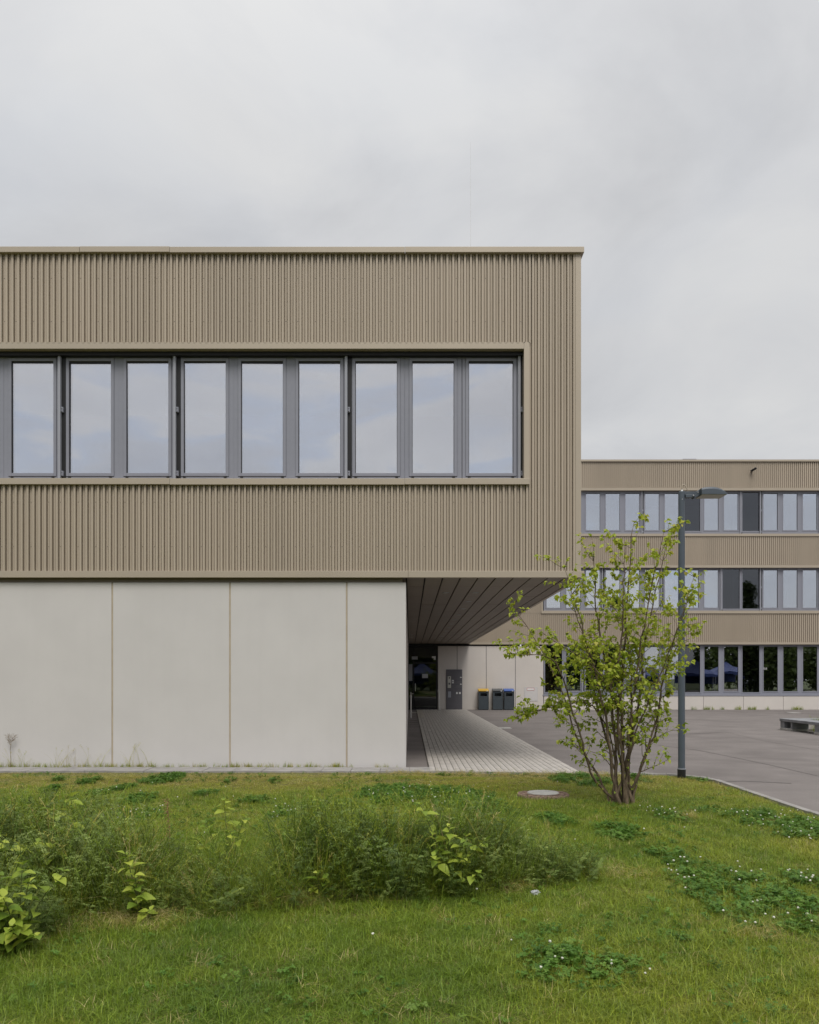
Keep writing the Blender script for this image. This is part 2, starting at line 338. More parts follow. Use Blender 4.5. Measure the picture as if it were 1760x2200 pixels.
# paved walk: pavers in running bond under and beside the overhang
PX0, PX1 = .35, 2.9; NC = 24; PW = (PX1 - PX0) / NC; PL = .21
walk = struct(sheet('paved_walk', [(PX0 - .02, 13.72), (PX1 + .02, 13.46), (PX1 + .02, YR - .02), (PX0 - .02, YR - .02)], .004, MT['paverbed']))
pm = bpy.data.meshes.new('paver')
def paver_geo(b, x0, x1, y0, y1, zt=.017, c=.0032):
    b.add([(x0, y0, .004), (x1, y0, .004), (x1, y1, .004), (x0, y1, .004), (x0 + c, y0 + c, zt), (x1 - c, y0 + c, zt), (x1 - c, y1 - c, zt), (x0 + c, y1 - c, zt)],
          [(4, 5, 6, 7), (0, 1, 5, 4), (1, 2, 6, 5), (2, 3, 7, 6), (3, 0, 4, 7)])
one = MB(); paver_geo(one, -PW / 2 + .0025, PW / 2 - .0025, -PL / 2 + .0015, PL / 2 - .0015); pme = one.mesh('paver', MT['paver'])
npav = 0; rest = MB()
for r in range(int((YR - 13.5) / PL) + 2):
    for c in range(NC):
        xc = PX0 + (c + .5) * PW; yc = 13.5 + r * PL + (c % 2) * PL / 2
        fy = 13.78 - (xc - .36) * .135 + .06
        if yc - PL / 2 < fy or yc + PL / 2 > YR - .05: continue
        if npav < 300:
            p = bpy.data.objects.new('paver', pme); link(p, walk, (xc, yc, random.uniform(-.0015, .0015))); p.rotation_euler = (random.gauss(0, .006), random.gauss(0, .008), random.gauss(0, .006)); npav += 1
        else: paver_geo(rest, xc - PW / 2 + .0025, xc + PW / 2 - .0025, yc - PL / 2 + .0015, yc + PL / 2 - .0015, .017 + random.uniform(-.0015, .0015))
tag(rest.build('far_pavers', MT['paver'], walk), kind='stuff')
for k in range(5): MB().box(.37 + k * .055, .40 + k * .055, 33.2, 41.6, .017, .024).build('tactile_rib', MT['tactile'], walk)
for (a, b, y) in ((.1, .36, 38.1), (.66, .98, 38.1), (.66, .95, 41.4)): MB().box(a, b, y, y + .12, .004, .022).build('tactile_bar', MT['tactile'], walk)
for y in (31.2, 29.6, 28.2): MB().box(-.05, .345, y, y + .45, .002, .008).build('floor_grate', MT['bitumen'], asph)

# concrete edging: slabs along the front wall, thin edging before the walk, kerb round the lawn
edge = struct(MB().box(-12, .355, 13.85, 14.46, -.02, .006).build('edging', MT['kerb']))
x = -12.0
while x < .3:
    x1 = min(x + .5, .355)
    MB().box(x + .003, x1 - .003, 13.85 + random.uniform(-.006, .006), 14.44, -.02, .04 + random.uniform(-.004, .004)).build('edging_slab', MT['kerb'], edge, bevel=.004); x += .5
x = .36
while x < 3.6:
    x1 = min(x + 1, 3.62)
    a = back_edge(x); b = back_edge(x1)
    m = MB().add([(x + .003, a - .06, -.02), (x1 - .003, b - .06, -.02), (x1 - .003, b + .02, -.02), (x + .003, a + .02, -.02), (x + .003, a - .06, .045), (x1 - .003, b - .06, .045), (x1 - .003, b + .02, .045), (x + .003, a + .02, .045)],
                 [(4, 5, 6, 7), (0, 1, 5, 4), (1, 2, 6, 5), (2, 3, 7, 6), (3, 0, 4, 7)])
    m.build('edging_stone', MT['kerb'], edge); x += 1
path = [(3.64, back_edge(3.64))] + [(LX - .75 + .75 * math.cos(R(a)), 12.53 + .75 * math.sin(R(a))) for a in range(84, -1, -14)] + [(LX, 12.53 - k) for k in range(1, 20)]
for i in range(len(path) - 1):
    a = Vector((*path[i], 0)); b = Vector((*path[i + 1], 0)); d = (b - a).normalized(); n = Vector((-d.y, d.x, 0)); a = a + d * .003; b = b - d * .003
    o1 = n * .09
    vs = [a, b, b + o1, a + o1]; zt = .055 + random.uniform(-.004, .004)
    MB().add([(p.x, p.y, -.02) for p in vs] + [(p.x, p.y, zt) for p in vs], [(7, 6, 5, 4), (4, 5, 1, 0), (5, 6, 2, 1), (6, 7, 3, 2), (7, 4, 0, 3)]).build('kerb_stone', MT['kerb'], edge)

# ================================================================== FRONT WING
PROF = [(0, 0), (.036, 0), (.039, .062), (.0515, .062), (.0525, .034), (.0855, .034), (.0865, .062), (.1005, .062)]
def corrugated(x0, x1, z0, z1, yf, p=.1037, phase=0.0, start=None):
    """profiled sheet: ribs at yf, strips set back 20 mm, parted by grooves 52 mm deep"""
    b = MB(); xs = []
    x = (x0 if start is None else start) - phase
    while x < x1:
        for dx, dy in PROF: xs.append((x + dx, yf + dy))
        x += p
    k = [i for i, (a, _) in enumerate(xs) if x0 <= a <= x1]; xs = xs[max(0, k[0] - 1):k[-1] + 2]
    xs = [(min(max(a, x0), x1), y) for a, y in xs]
    vs = []; fs = []
    for a, y in xs: vs += [(a, y, z0), (a, y, z1)]
    for i in range(len(xs) - 1): fs.append((2 * i, 2 * i + 2, 2 * i + 3, 2 * i + 1))
    return b.add(vs, fs)
XL = -12.0
fw = empty('school_wing', (-4, 20, 0), 'front school wing clad in ribbed bronze metal cantilevered over the pale concrete wall', 'building')
zcapT, zcapB = zf(533, Y1), zf(545, Y1); zH1, zH0 = zf(734.9, Y1), zf(748.6, Y1); zS1, zS0 = zf(1028.4, Y1), zf(1041.4, Y1)
zB1, zB0 = zf(1227, Y1), zf(1241, Y1)
xOR, xTR = xf(1126, Y1), xf(1138, Y1); xC0, xC1 = xf(1236.7, Y1), xf(1248.7, Y1)
corrugated(XL, xTR + .02, zH1 - .012, zcapB + .04, Y1).build('cladding_sheet', MT['clad'], fw)
corrugated(XL, xTR, zB1 + .004, zS0 + .02, Y1, phase=.045).build('cladding_sheet', MT['clad'], fw)
corrugated(xTR + .001, xC0 + .005, zB1 + .004, zcapB + .04, Y1, phase=.045, start=XL).build('cladding_sheet', MT['clad'], fw)
# flank of the wing: ribs along the depth
def corrugated_side(y0, y1, z0, z1, xf_):
    b = corrugated(y0, y1, z0, z1, 0); b.v = [(xf_ - yy, a, z) for a, yy, z in b.v]; return b
corrugated_side(Y1 + .12, Y2, zB1 + .004, zcapB + .04, xC1).build('cladding_sheet', MT['clad'], fw)
MB().box(xC0, xC1, Y1 - .004, Y1 + .12, zB1, zcapB + .03).build('corner_trim', MT['trim'], fw, bevel=.003)
# window surround
MB().box(XL, xOR, Y1 + .004, Y1 + .26, zH0, zH1).build('window_head_trim', MT['trim'], fw)
MB().box(xOR + .002, xTR, Y1 + .0, Y1 + .26, zS1, zH1 + .002).build('window_jamb_trim', MT['trim'], fw)
for a, b, dz in ((XL, xf(366, Y1), .0), (xf(366, Y1) + .003, xf(870, Y1), -.006), (xf(870, Y1) + .003, xTR - .004, -.002)):
    MB().box(a, b, Y1 - .045, Y1 + .27, zS0 + dz, zS1 + dz).build('window_sill', MT['trim'], fw, bevel=.003)
# parapet capping in lengths, fascia in lengths
for a, b, dz, dt in ((XL, xf(173, Y1), 0, 0), (xf(173, Y1) + .006, xf(366, Y1), .003, .0), (xf(366, Y1) + .004, xf(870, Y1), -.004, 0), (xf(870, Y1) + .005, xf(1254, Y1), -.002, 0)):
    MB().box(a, b, Y1 - .06, Y1 + .5, zcapB + dz, zcapT + dz).build('parapet_capping', MT['trim'], fw, bevel=.004)
MB().box(xC1 - .4, xf(1254, Y1), Y1 + .504, Y2 - .01, zcapB, zcapT - .002).build('parapet_capping', MT['trim'], fw)
for a, b in ((XL, xf(877, Y1)), (xf(877, Y1) + .003, xf(1255, Y1))):
    MB().box(a, b, Y1 - .03, Y1 + .06, zB0, zB1).build('fascia', MT['trim'], fw, bevel=.003)
MB().box(xC1 - .02, xf(1255, Y1) - .003, Y1 + .062, Y2 - .01, zB0, zB1 - .002).build('fascia', MT['trim'], fw)
# carcass behind the cladding
bk = MB()
bk.box(XL, xC1 - .05, Y1 + .07, Y1 + .24, zH1 + .01, zcapB); bk.box(XL, xC1 - .05, Y1 + .07, Y1 + .24, zB0 + .1, zS0 - .004)
bk.box(xTR + .004, xC1 - .05, Y1 + .07, Y1 + .24, zS0, zH1 + .006); bk.box(xC1 - .3, xC1 - .06, Y1 + .26, Y2 - .02, zB0 + .1, zcapB)
bk.build('carcass', MT['dark'], fw)
MB().box(XL, xC1 - .06, Y1 + .5, Y2 - .02, zcapB - .25, zcapB - .05).build('roof_deck', MT['dark'], fw)
it = MB(); it.box(XL, xC1 - .4, 19.0, 19.1, 3.6, 8.8); it.box(XL, xC1 - .4, Y1 + .42, 19, 4.0, 4.1); it.box(XL, xC1 - .4, Y1 + .42, 19, 7.7, 7.8)
it.build('room_shell', MT['interior'], fw)
# windows of the front wing
YG = Y1 + .235
def make_window(parent, loc, wmod, gw, zf0, zf1, zg0, zg1, coated=True, caps=True, mat_frame='frame', gl=None):
    """window part (outer frame) > sash, pane, drain caps; origin at the foot of its centre line, front plane y=0"""
    fwid = (wmod - gw) / 2 - .058
    o = MB().ring(-wmod / 2 + .002, wmod / 2 - .002, 0, zf1 - zf0, fwid, fwid, zg0 - zf0 - .062, zf1 - zg1 - .062, 0, .09).build('window', MT[mat_frame], parent, origin=(0, 0, 0))
    o.data.materials[0] = MT[mat_frame]
    WLOC[o.name] = Vector((0, 0, 0)); o.location = -WLOC[parent.name]
    a, b = -gw / 2, gw / 2
    MB().ring(a - .053, b + .053, zg0 - zf0 - .057, zg1 - zf0 + .057, .053, .053, .057, .057, -.014, .06).build('sash', MT[mat_frame], o, origin=(0, 0, 0), bevel=.004)
    MB().box(a - .01, b + .01, .03, .05, zg0 - zf0 - .01, zg1 - zf0 + .01).build('pane', MT[gl or ('glass' if coated else 'plainglass')], o, origin=(0, 0, 0))
    gk = MB().ring(a - .001, b + .001, zg0 - zf0 - .001, zg1 - zf0 + .001, .01, .008, .006, .03, .012, .029); gk.build('gasket_shade', MT['black'], o, origin=(0, 0, 0))  # thin black seal; its thicker top strip is the sash's shadow, modelled in black
    if caps:
        for s in (-1, 1): MB().box(s * (gw / 2 - .01) - .024, s * (gw / 2 - .01) + .024, -.012, .02, zg0 - zf0 - .082, zg0 - zf0 - .066).build('drain_cap', MT['black'], o, origin=(0, 0, 0))
    return o
zwin0, zwin1, zg0, zg1 = zS1 - .02, zH0 + .06, zf(1016.5, YG), zf(776, YG)
wcs = [xf(c, YG) for c in (70.1, 193.7, 317, 440.4, 563.3, 686.5, 808.5, 930.7)]
wcs = [wcs[0] - 1.031 * k for k in (4, 3, 2, 1)] + wcs
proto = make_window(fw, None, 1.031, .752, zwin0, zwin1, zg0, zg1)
def place(o, parent, wl, tilt=.003):
    o.location = Vector(wl) - WLOC[parent.name]; WLOC[o.name] = Vector(wl)
    for ch in o.children:
        WLOC[ch.name] = Vector(wl)
        if ch.name.startswith('pane'): ch.rotation_euler = (random.gauss(0, tilt), 0, random.gauss(0, tilt))
def dup_at(proto, parent, wl, tilt=.003):
    c = proto.copy(); col.objects.link(c); c.parent = parent
    for ch in proto.children:
        k = ch.copy(); col.objects.link(k); k.parent = c
    place(c, parent, wl, tilt); return c
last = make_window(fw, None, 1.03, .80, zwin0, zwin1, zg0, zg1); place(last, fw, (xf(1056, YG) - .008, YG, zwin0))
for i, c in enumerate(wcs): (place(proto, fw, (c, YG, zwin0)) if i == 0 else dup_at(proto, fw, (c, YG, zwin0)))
# blind guide rails with their brackets, after every second or third window
def guide(parent, xg, y, z0, z1, w_=.045, gap=.075, brk=(.55, .06)):
    g = MB().box(xg, xg + w_, y - .075, y - .003, z0, z1).build('guide_rail', MT['rail'], parent, bevel=.003)
    MB().box(xg + w_ + .001, xg + w_ + gap, y - .012, y - .004, z0, z1).build('shadow_gap', MT['black'], g)
    for t in brk:
        zz_ = z0 + (z1 - z0) * t; b = MB().box(xg + w_ + .003, xg + w_ + .045, y - .06, y - .013, zz_ - .045, zz_ + .045); b.box(xg + w_ + .012, xg + w_ + .03, y - .075, y - .06, zz_ - .03, zz_ - .015); b.box(xg + w_ + .012, xg + w_ + .03, y - .075, y - .06, zz_ + .015, zz_ + .03)
        b.build('rail_bracket', MT['frame'], g)
for px in (124.3, 372, 741): guide(fw, xf(px, YG - .07), YG, zS1, zH0 + .03)
guide(fw, xf(1113.5, YG - .07), YG, zS1, zH0 + .03, gap=.04)
MB().box(XL, xOR - .001, YG - .11, YG - .005, zf(763, YG - .11), zH0 - .001).build('blind_housing_shade', MT['black'], fw)  # black housing, extended down to stand in for the shadow below the head
# screw heads on the sheets
sc = MB()
def screws(xa, xb, z, off):
    x = xa + off; k = 0
    while x < xb:
        sc.add([(x + .007 * math.cos(R(a)), Y1 + .0325, z + .007 * math.sin(R(a))) for a in range(0, 360, 60)], [tuple(range(6))]); x += .1037 * (3, 3, 2)[k % 3]; k += 1
for py in (596, 689): screws(XL, xTR, zf(py, Y1), .07)
for py in (1078, 1174): screws(XL, xTR, zf(py, Y1), .025)
for py in (596, 735, 883, 1036, 1174): screws(xTR, xC0, zf(py, Y1), .145)
tag(sc.build('fixing_screws', MT['black'], fw), kind='stuff')
# concrete ground-floor wall
xs = [XL, -9.44, -7.355, xf(241, YW), xf(494, YW), xf(745, YW), xf(872.5, YW)]
for a, b in zip(xs, xs[1:]):
    MB().box(a + .014, b - (.014 if b < -.5 else 0), YW, YW + .22, .0, zf(1251.4, YW)).build('concrete_panel', MT['concrete'], fw, bevel=.008)
for x in xs[1:-1]: MB().box(x - .014, x + .014, YW + .008, YW + .1, .0, zf(1251.4, YW) - .006).build('joint', MT['joint'], fw)
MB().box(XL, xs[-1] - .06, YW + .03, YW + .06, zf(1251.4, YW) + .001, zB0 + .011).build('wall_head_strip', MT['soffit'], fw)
y = YW + .222
while y < 41.5:
    MB().box(xs[-1] - .3, xs[-1] - .001, y + .012, min(y + 3, YR - .1), 0, zf(1251.4, YW)).build('concrete_panel', MT['concrete_rear'], fw, bevel=.006); y += 3.0
MB().box(XL, xs[-1] - .31, YW + .24, YR - .1, 0, 3.2).build('ground_floor_core', MT['dark'], fw)
# soffit: long panels with open joints, short joints across
zs = zB0 + .012
bands = [xf(p, Y1) for p in (913.7, 952.5, 990.7, 1029, 1067.2, 1105.5, 1143.8, 1180.9)]
bands = [-.37, -.055 - .0, *bands, 2.775, xC1 - .02]
MB().box(XL, xC1 - .05, Y1 + .06, Y2 - .02, zs + .05, zs + .09).build('soffit_deck', MT['dark'], fw)
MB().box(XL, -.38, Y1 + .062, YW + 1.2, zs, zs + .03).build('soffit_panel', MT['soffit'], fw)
ycuts = [Y1 + .07, 15.9] + [15.9 + 1.962 * k for k in range(1, 14)] + [Y2 - .03]
for a, b in zip(bands, bands[1:]):
    for c, d in zip(ycuts, ycuts[1:]):
        z = zs + random.uniform(-.0015, .0015)
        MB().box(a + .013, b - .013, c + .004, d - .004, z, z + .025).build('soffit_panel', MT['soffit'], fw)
for (xl, ys_) in ((1.372, [17.07 + 1.962 * k for k in range(12)]), (.755, [17.07]), (.06, [33.5, 35.46, 37.4, 39.4])):
    for yl in ys_:
        ring_ = MB(); n = 20
        for k in range(n):
            a0, a1 = 2 * math.pi * k / n, 2 * math.pi * (k + 1) / n
            P = lambda r, a, z: (xl + r * math.cos(a), yl + r * math.sin(a), z)
            ring_.add([P(.075, a0, zs - .006), P(.075, a1, zs - .006), P(.06, a1, zs - .008), P(.06, a0, zs - .008)], [(0, 1, 2, 3)])
            ring_.add([P(.075, a0, zs - .006), P(.075, a1, zs - .006), P(.075, a1, zs + .01), P(.075, a0, zs + .01)], [(3, 2, 1, 0)])
        r_ = ring_.build('downlight', MT['rail'], fw); MB().disc((xl, yl), .062, zs - .004, 20).build('lens', MT['white'], r_)

# ================================================================== REAR WING
rw = empty('rear_school_wing', (18, 46, 0), 'three-storey rear school wing with bronze ribbed bands and long window strips', 'building')
XR = 46.0; YG2 = Y2 + .2
z2 = lambda py: zf(py, Y2)
corrugated(-14, XR, z2(1048) - .01, z2(991.8) + .02, Y2).build('cladding_sheet', MT['clad'], rw)
corrugated(-14, XR, z2(1214) - .01, z2(1152) + .02, Y2, phase=.03).build('cladding_sheet', MT['clad'], rw)
corrugated(-14, XR, z2(1380) - .005, z2(1318) + .02, Y2, phase=.05).build('cladding_sheet', MT['clad'], rw)
WX0 = 6.86
for a, b in ((1152, 1048), (1318, 1214)): corrugated(-14, WX0 - .1, z2(a) + .02, z2(b) - .01, Y2, phase=.02).build('cladding_sheet', MT['clad'], rw)
MB().box(-14, XR, Y2 - .06, Y2 + .5, z2(991.8), z2(988.6) + .02).build('parapet_capping', MT['trim'], rw)
for (t0, t1) in ((1048, 1053.5), (1214, 1219.5)): MB().box(WX0 - .09, XR, Y2 + .004, Y2 + .22, z2(t1), z2(t0)).build('window_head_trim', MT['trim'], rw)
for (t0, t1) in ((1146.7, 1152), (1312, 1318)): MB().box(WX0 - .09, XR, Y2 - .03, Y2 + .22, z2(t1), z2(t0)).build('window_sill', MT['trim'], rw)
for (t0, t1) in ((1053.5, 1146.7), (1219.5, 1312)): MB().box(WX0 - .088, WX0, Y2, Y2 + .22, z2(t1) + .002, z2(t0) - .002).build('window_jamb_trim', MT['trim'], rw)
MB().box(xC1 + .07, XR, Y2 - .02, Y2 + .22, z2(1384.6), z2(1380)).build('fascia', MT['trim'], rw)
bk = MB()
for a, b in ((1048, 992), (1214, 1153), (1380, 1319)): bk.box(-14, XR, Y2 + .07, Y2 + .2, z2(a) + .02, z2(b) - .02)
bk.box(-14, WX0 - .1, Y2 + .07, Y2 + .2, z2(1318), z2(1049)); bk.build('carcass', MT['dark'], rw)
MB().box(-14, XR, Y2 + .5, 54, z2(995) - .3, z2(995)).build('roof_deck', MT['dark'], rw)
it = MB()
for a, b in ((8.0, 8.2), (4.2, 4.4), (-.02, .02), (11.6, 11.8), (7.5, 7.6), (3.5, 3.6)): it.box(6.5, XR, YG2 + .12, 47.5, a, b)
it.box(6.5, XR, 47.5, 47.6, 0, 12); it.box(-14, 6.4, 47.5, 47.6, 0, 12)
for k in range(8): it.box(6.6 + k * 5.1, 6.75 + k * 5.1, YG2 + .3, 47.5, 0, 12)
it.build('room_shell', MT['interior'], rw)
PITCH = 1.019; XC0_ = xf(1274.3, YG2)
floors = {'top': (z2(1146.7) - .02, z2(1053.5) + .05, zf(1143, YG2) + .1, zf(1059.5, YG2)),
          'mid': (z2(1312) - .02, z2(1219.5) + .05, zf(1307, YG2) + .03, zf(1224, YG2)),
          'low': (z2(1494), z2(1384.6) - .02, zf(1485.5, YG2), zf(1389, YG2))}
dark = {'top': (5, 8), 'mid': (7, 8), 'low': (-2, 5, 8, 13)}
rails = {'top': (2, 4, 7, 8, 11), 'mid': (0, 3, 6, 8, 11), 'low': (-1, 2)}
for fl, (a, b, c, d) in floors.items():
    pf = pd = None
    for i in range(-2, 15):
        X = XC0_ + PITCH * i
        if i in dark[fl]:
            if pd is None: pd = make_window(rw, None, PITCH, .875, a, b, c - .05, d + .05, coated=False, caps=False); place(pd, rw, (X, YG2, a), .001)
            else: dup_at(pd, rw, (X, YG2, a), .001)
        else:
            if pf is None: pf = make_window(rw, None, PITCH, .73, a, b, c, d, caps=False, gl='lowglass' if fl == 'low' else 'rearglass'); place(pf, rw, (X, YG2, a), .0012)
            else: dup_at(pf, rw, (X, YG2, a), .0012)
    for i in rails[fl]: guide(rw, XC0_ + PITCH * (i + .5) - .06, YG2, a + .02, b - .04, .05, .07)
MB().box(WX0, XR, Y2 + .04, YG2 + .1, z2(1495.4), z2(1492.3)).build('window_sill', MT['frame'], rw)
# ochre curtain and a number sticker in ground-floor windows
MB().box(XC0_ - 2 * PITCH - .42, XC0_ - 2 * PITCH + .42, YG2 + .16, YG2 + .19, .85, 3.2).build('curtain', MT['curtain'], rw)
tcu = bpy.data.curves.new('number', 'FONT'); tcu.body = '5.0'; tcu.size = .15; tcu.extrude = .002
to = bpy.data.objects.new('number_print', tcu); col.objects.link(to)
me = bpy.data.meshes.new_from_object(to); bpy.data.objects.remove(to)
me.materials.append(MT['white']); to = bpy.data.objects.new('number_print', me); link(to, rw, (xf(1641, YG2), YG2 + .015, zf(1438.5, YG2))); to.rotation_euler = (R(90), 0, 0)
# concrete ground-floor wall, plinth under the window strip
zt = z2(1388)
jx = [1.457, 2.45, 3.95, 5.45, 6.90]
for a, b in zip(jx, jx[1:]): MB().box(a + .012, b - .012, YR - .04, YR + .2, 0, zt).build('concrete_panel', MT['concrete_rear'], rw, bevel=.006)
for x in jx[1:-1]: MB().box(x - .012, x + .012, YR - .02, YR + .1, 0, zt - .01).build('joint', MT['panelgrey'], rw)
x = 6.925
while x < XR: MB().box(x, min(x + 2.04, XR), YR - .04, YR + .2, 0, z2(1495.6)).build('plinth_panel', MT['concrete_rear'], rw, bevel=.006); x += 2.055
MB().box(6.9, XR, YR, YR + .15, 0, z2(1496.5)).build('plinth_core', MT['panelgrey'], rw)
# glazed entrance
door = MB().ring(-.1, 1.44, 0, 3.27, .07, .07, .1, .09, YR - .02, YR + .08)
door.box(.16, .24, YR - .02, YR + .08, .1, 3.18); door.box(.24, 1.37, YR - .02, YR + .08, 2.36, 2.45)
dr = door.build('entrance_door', MT['black'], rw)
MB().box(-.03, .16, YR + .02, YR + .04, .1, 3.18).build('pane', MT['doorglass'], dr); MB().box(.24, 1.37, YR + .02, YR + .04, .1, 2.36).build('pane', MT['doorglass'], dr); MB().box(.24, 1.37, YR + .02, YR + .04, 2.45, 3.18).build('pane', MT['doorglass'], dr)
MB().tube([(.3, YR - .07, .95), (.3, YR - .07, 1.35)], .014, 8).build('handle', MT['steel'], dr)
MB().box(xf(907, YR), xf(919.6, YR), YR + .006, YR + .018, zf(1457, YR), zf(1448, YR)).build('notice_sheet', MT['blind'], dr)
MB().box(-.09, .15, YR + .004, YR + .018, zf(1463, YR), zf(1427, YR)).build('notice_sheet', MT['blind'], dr)
MB().box(.12, .42, YR - .06, YR - .024, zf(1417, YR), zf(1410.5, YR)).build('escape_sign', MT['blind'], dr)
cm = MB().box(xf(928, YR), xf(936, YR), YR - .12, YR - .024, zf(1414, YR), zf(1410, YR)); cm.box(xf(932, YR), xf(936, YR), YR - .1, YR - .024, zf(1417.5, YR), zf(1414, YR)); cm.build('door_sensor', MT['white'], dr)
# entry panel with letter boxes, intercom and switches
ep = MB().box(1.885, 2.715, YR - .075, YR - .042, 0, zf(1438.4, YR)).build('entry_panel', MT['panelgrey'], rw, bevel=.004)
def onpanel(px0, px1, py0, py1, mat, name='plate', dy=.012): MB().box(xf(px0, YR), xf(px1, YR), YR - .076 - dy, YR - .074, zf(py1, YR), zf(py0, YR)).build(name, MT[mat], ep)
onpanel(962, 969, 1453, 1478, 'steel', 'intercom'); onpanel(963.5, 967.5, 1467, 1471, 'panelgrey', 'speaker', .016); onpanel(964.2, 966.7, 1455, 1458, 'black', 'camera_eye', .016)
onpanel(962.5, 969, 1485.5, 1498.5, 'rail', 'keypad'); onpanel(971, 975, 1461, 1468, 'white', 'card_reader'); onpanel(972.2, 974, 1463, 1466, 'black', 'reader_window', .016)
onpanel(980, 983.3, 1487, 1491, 'white', 'switch'); onpanel(986.2, 990, 1487, 1491, 'white', 'switch')
for py in (1454.5, 1469): onpanel(988.5, 992, py, py + 1.8, 'white', 'letter_box_lock')
for py in (1461.5, 1470, 1480): onpanel(977, 992.8, py, py + .35, 'black', 'letter_box_gap', .002)
# meter hatch with red framed notice
mh = MB().box(5.91, 6.60, YR - .052, YR - .041, .44, 1.16).build('meter_hatch', MT['white'], rw); mh.data.materials[0] = MT['concrete']
MB().ring(5.93, 6.58, .46, 1.14, .008, .008, .008, .008, YR - .055, YR - .05).build('hatch_seam', MT['blind'], mh)
MB().box(6.04, 6.42, YR - .058, YR - .054, .99, 1.12).build('notice_border', MT['red'], mh); MB().box(6.055, 6.405, YR - .061, YR - .0575, 1.005, 1.105).build('notice_sheet', MT['white'], mh)
# roof hatch
MB().box(xf(1468, 46), xf(1497, 46), 46, 46.8, z2(995), zf(984.8, 46)).build('roof_hatch', MT['rail'], rw, bevel=.03)

# security camera on the cladding
sc_ = empty('security_camera', (xf(1616, Y2), Y2, zf(1012, Y2)), 'small dark security camera fixed high on the rear bronze cladding', 'camera')
X, Z = sc_.location.x, sc_.location.z
MB().box(X - .06, X + .02, Y2 - .05, Y2 - .001, Z - .08, Z + .04).build('bracket', MT['soffit'], sc_)
MB().tube([(X - .03, Y2 - .05, Z - .02), (X - .02, Y2 - .16, Z + .02)], .02, 8).build('arm', MT['soffit'], sc_)
MB().tube([(X - .08, Y2 - .1, Z - .02), (X + .1, Y2 - .3, Z + .08)], .055, 12).build('housing', MT['black'], sc_)
# lightning rod on the front roof
lr = empty('lightning_rod', (xf(1011, 18.2), 18.2, zcapB - .05), 'thin lightning rod standing on the front wing roof', 'lightning rod')
X, Y, Z = lr.location
MB().tube([(X, Y, Z), (X, Y, zf(400, Y)), (X, Y, zf(306, Y))], [.004, .003, .002], 6).build('rod', MT['white'], lr)
MB().tube([(X, Y, Z), (X, Y, Z + .08), (X, Y, Z + .1)], [.18, .17, .05], 12).build('base_block', MT['pale'], lr)

# ================================================================== STREET FURNITURE
# lamp post
PXm, PYm = gp(1464.6, 1676); lp = empty('lamp_post', (PXm, PYm, 0), 'anthracite lamp post with one flat luminaire at the lawn corner', 'street lamp')
ztop = zf(1056, PYm); r = .0535
MB().tube([(PXm, PYm, -.1), (PXm, PYm, .19), (PXm, PYm, .192), (PXm, PYm, 2.2), (PXm, PYm, ztop - .01), (PXm, PYm, ztop)], [r + .006, r + .006, r, r - .002, r - .004, r - .012], 24).build('pole', MT['post'], lp, smooth=False)
MB().tube([(PXm, PYm, -.02), (PXm, PYm, .17)], r + .010, 24).build('base_sleeve', MT['black'], lp)
MB().tube([(PXm, PYm, .172), (PXm, PYm, .186)], r + .012, 24).build('collar', MT['rail'], lp)
S = PYm / F
def lx(px): return xf(px, PYm)
def lz(py): return zf(py, PYm)
arm = MB().box(lx(1468.5), lx(1494.5), PYm - .035, PYm + .035, lz(1064), lz(1057)); arm.box(lx(1471.5), lx(1490), PYm - .042, PYm + .042, lz(1069.8), lz(1063)); arm.build('arm', MT['post'], lp, bevel=.006)
hd = MB().prism([(lx(1494), lz(1058)), (lx(1500.5), lz(1053)), (lx(1501.5), lz(1065.5)), (lx(1489.5), lz(1072)), (lx(1490), lz(1066))], PYm - .06, PYm + .06); hd.build('knuckle', MT['post'], lp, bevel=.005)
topc = [(1501, 1052.8), (1508, 1051.2), (1518, 1050.2), (1526, 1050.2), (1535, 1051.7), (1543, 1054.5), (1550, 1058.8), (1556, 1064.2), (1555.5, 1066), (1501.5, 1065.6)]
pl_ = [(lx(a), lz(b)) for a, b in topc]; n = len(pl_)
head = MB(); yy = (-.15, -.135, .135, .15)
vs = []
for j, y in enumerate(yy):
    for (a, b) in pl_:
        k = 1 if j in (1, 2) else .0
        zb = lz(1065.7); vs.append((a, PYm + y, b if k else zb + (b - zb) * .72))
fs = [tuple(range(n - 1, -1, -1)), tuple(range(3 * n, 4 * n))]
for j in range(3): fs += [(j * n + i, j * n + (i + 1) % n, (j + 1) * n + (i + 1) % n, (j + 1) * n + i) for i in range(n)]
head.add(vs, fs); hobj = head.build('luminaire', MT['post'], lp)
MB().box(lx(1502), lx(1553), PYm - .14, PYm + .14, lz(1065.7) - .012, lz(1065.7) - .0005).build('lens', MT['lens'], hobj)
cb = [(lx(1464.5), PYm - .01, lz(1056)), (lx(1465), PYm - .01, lz(1046)), (lx(1466.5), PYm - .01, lz(1042)), (lx(1469), PYm - .01, lz(1041.2)), (lx(1473), PYm - .01, lz(1045)), (lx(1476), PYm - .01, lz(1051)), (lx(1477.6), PYm - .01, lz(1057.5))]
MB().tube(cb, .009, 8).build('cable_loop', MT['cable'], lp, smooth=True)
MB().tube([(lx(1465), PYm - .01, lz(1056.5)), (lx(1465), PYm - .01, lz(1052))], [.02, .008], 10).build('cable_gland', MT['white'], lp)
for (a, b) in ((1497.3, 1059.5), (1487.5, 1066)): MB().tube([(lx(a), PYm - .066, lz(b)), (lx(a), PYm - .04, lz(b))], .011, 10).build('bolt', MT['steel'], lp)
MB().tube([(PXm - .005, PYm - .058, lz(1074)), (PXm - .005, PYm - .04, lz(1074))], .008, 8).build('bolt', MT['steel'], lp)
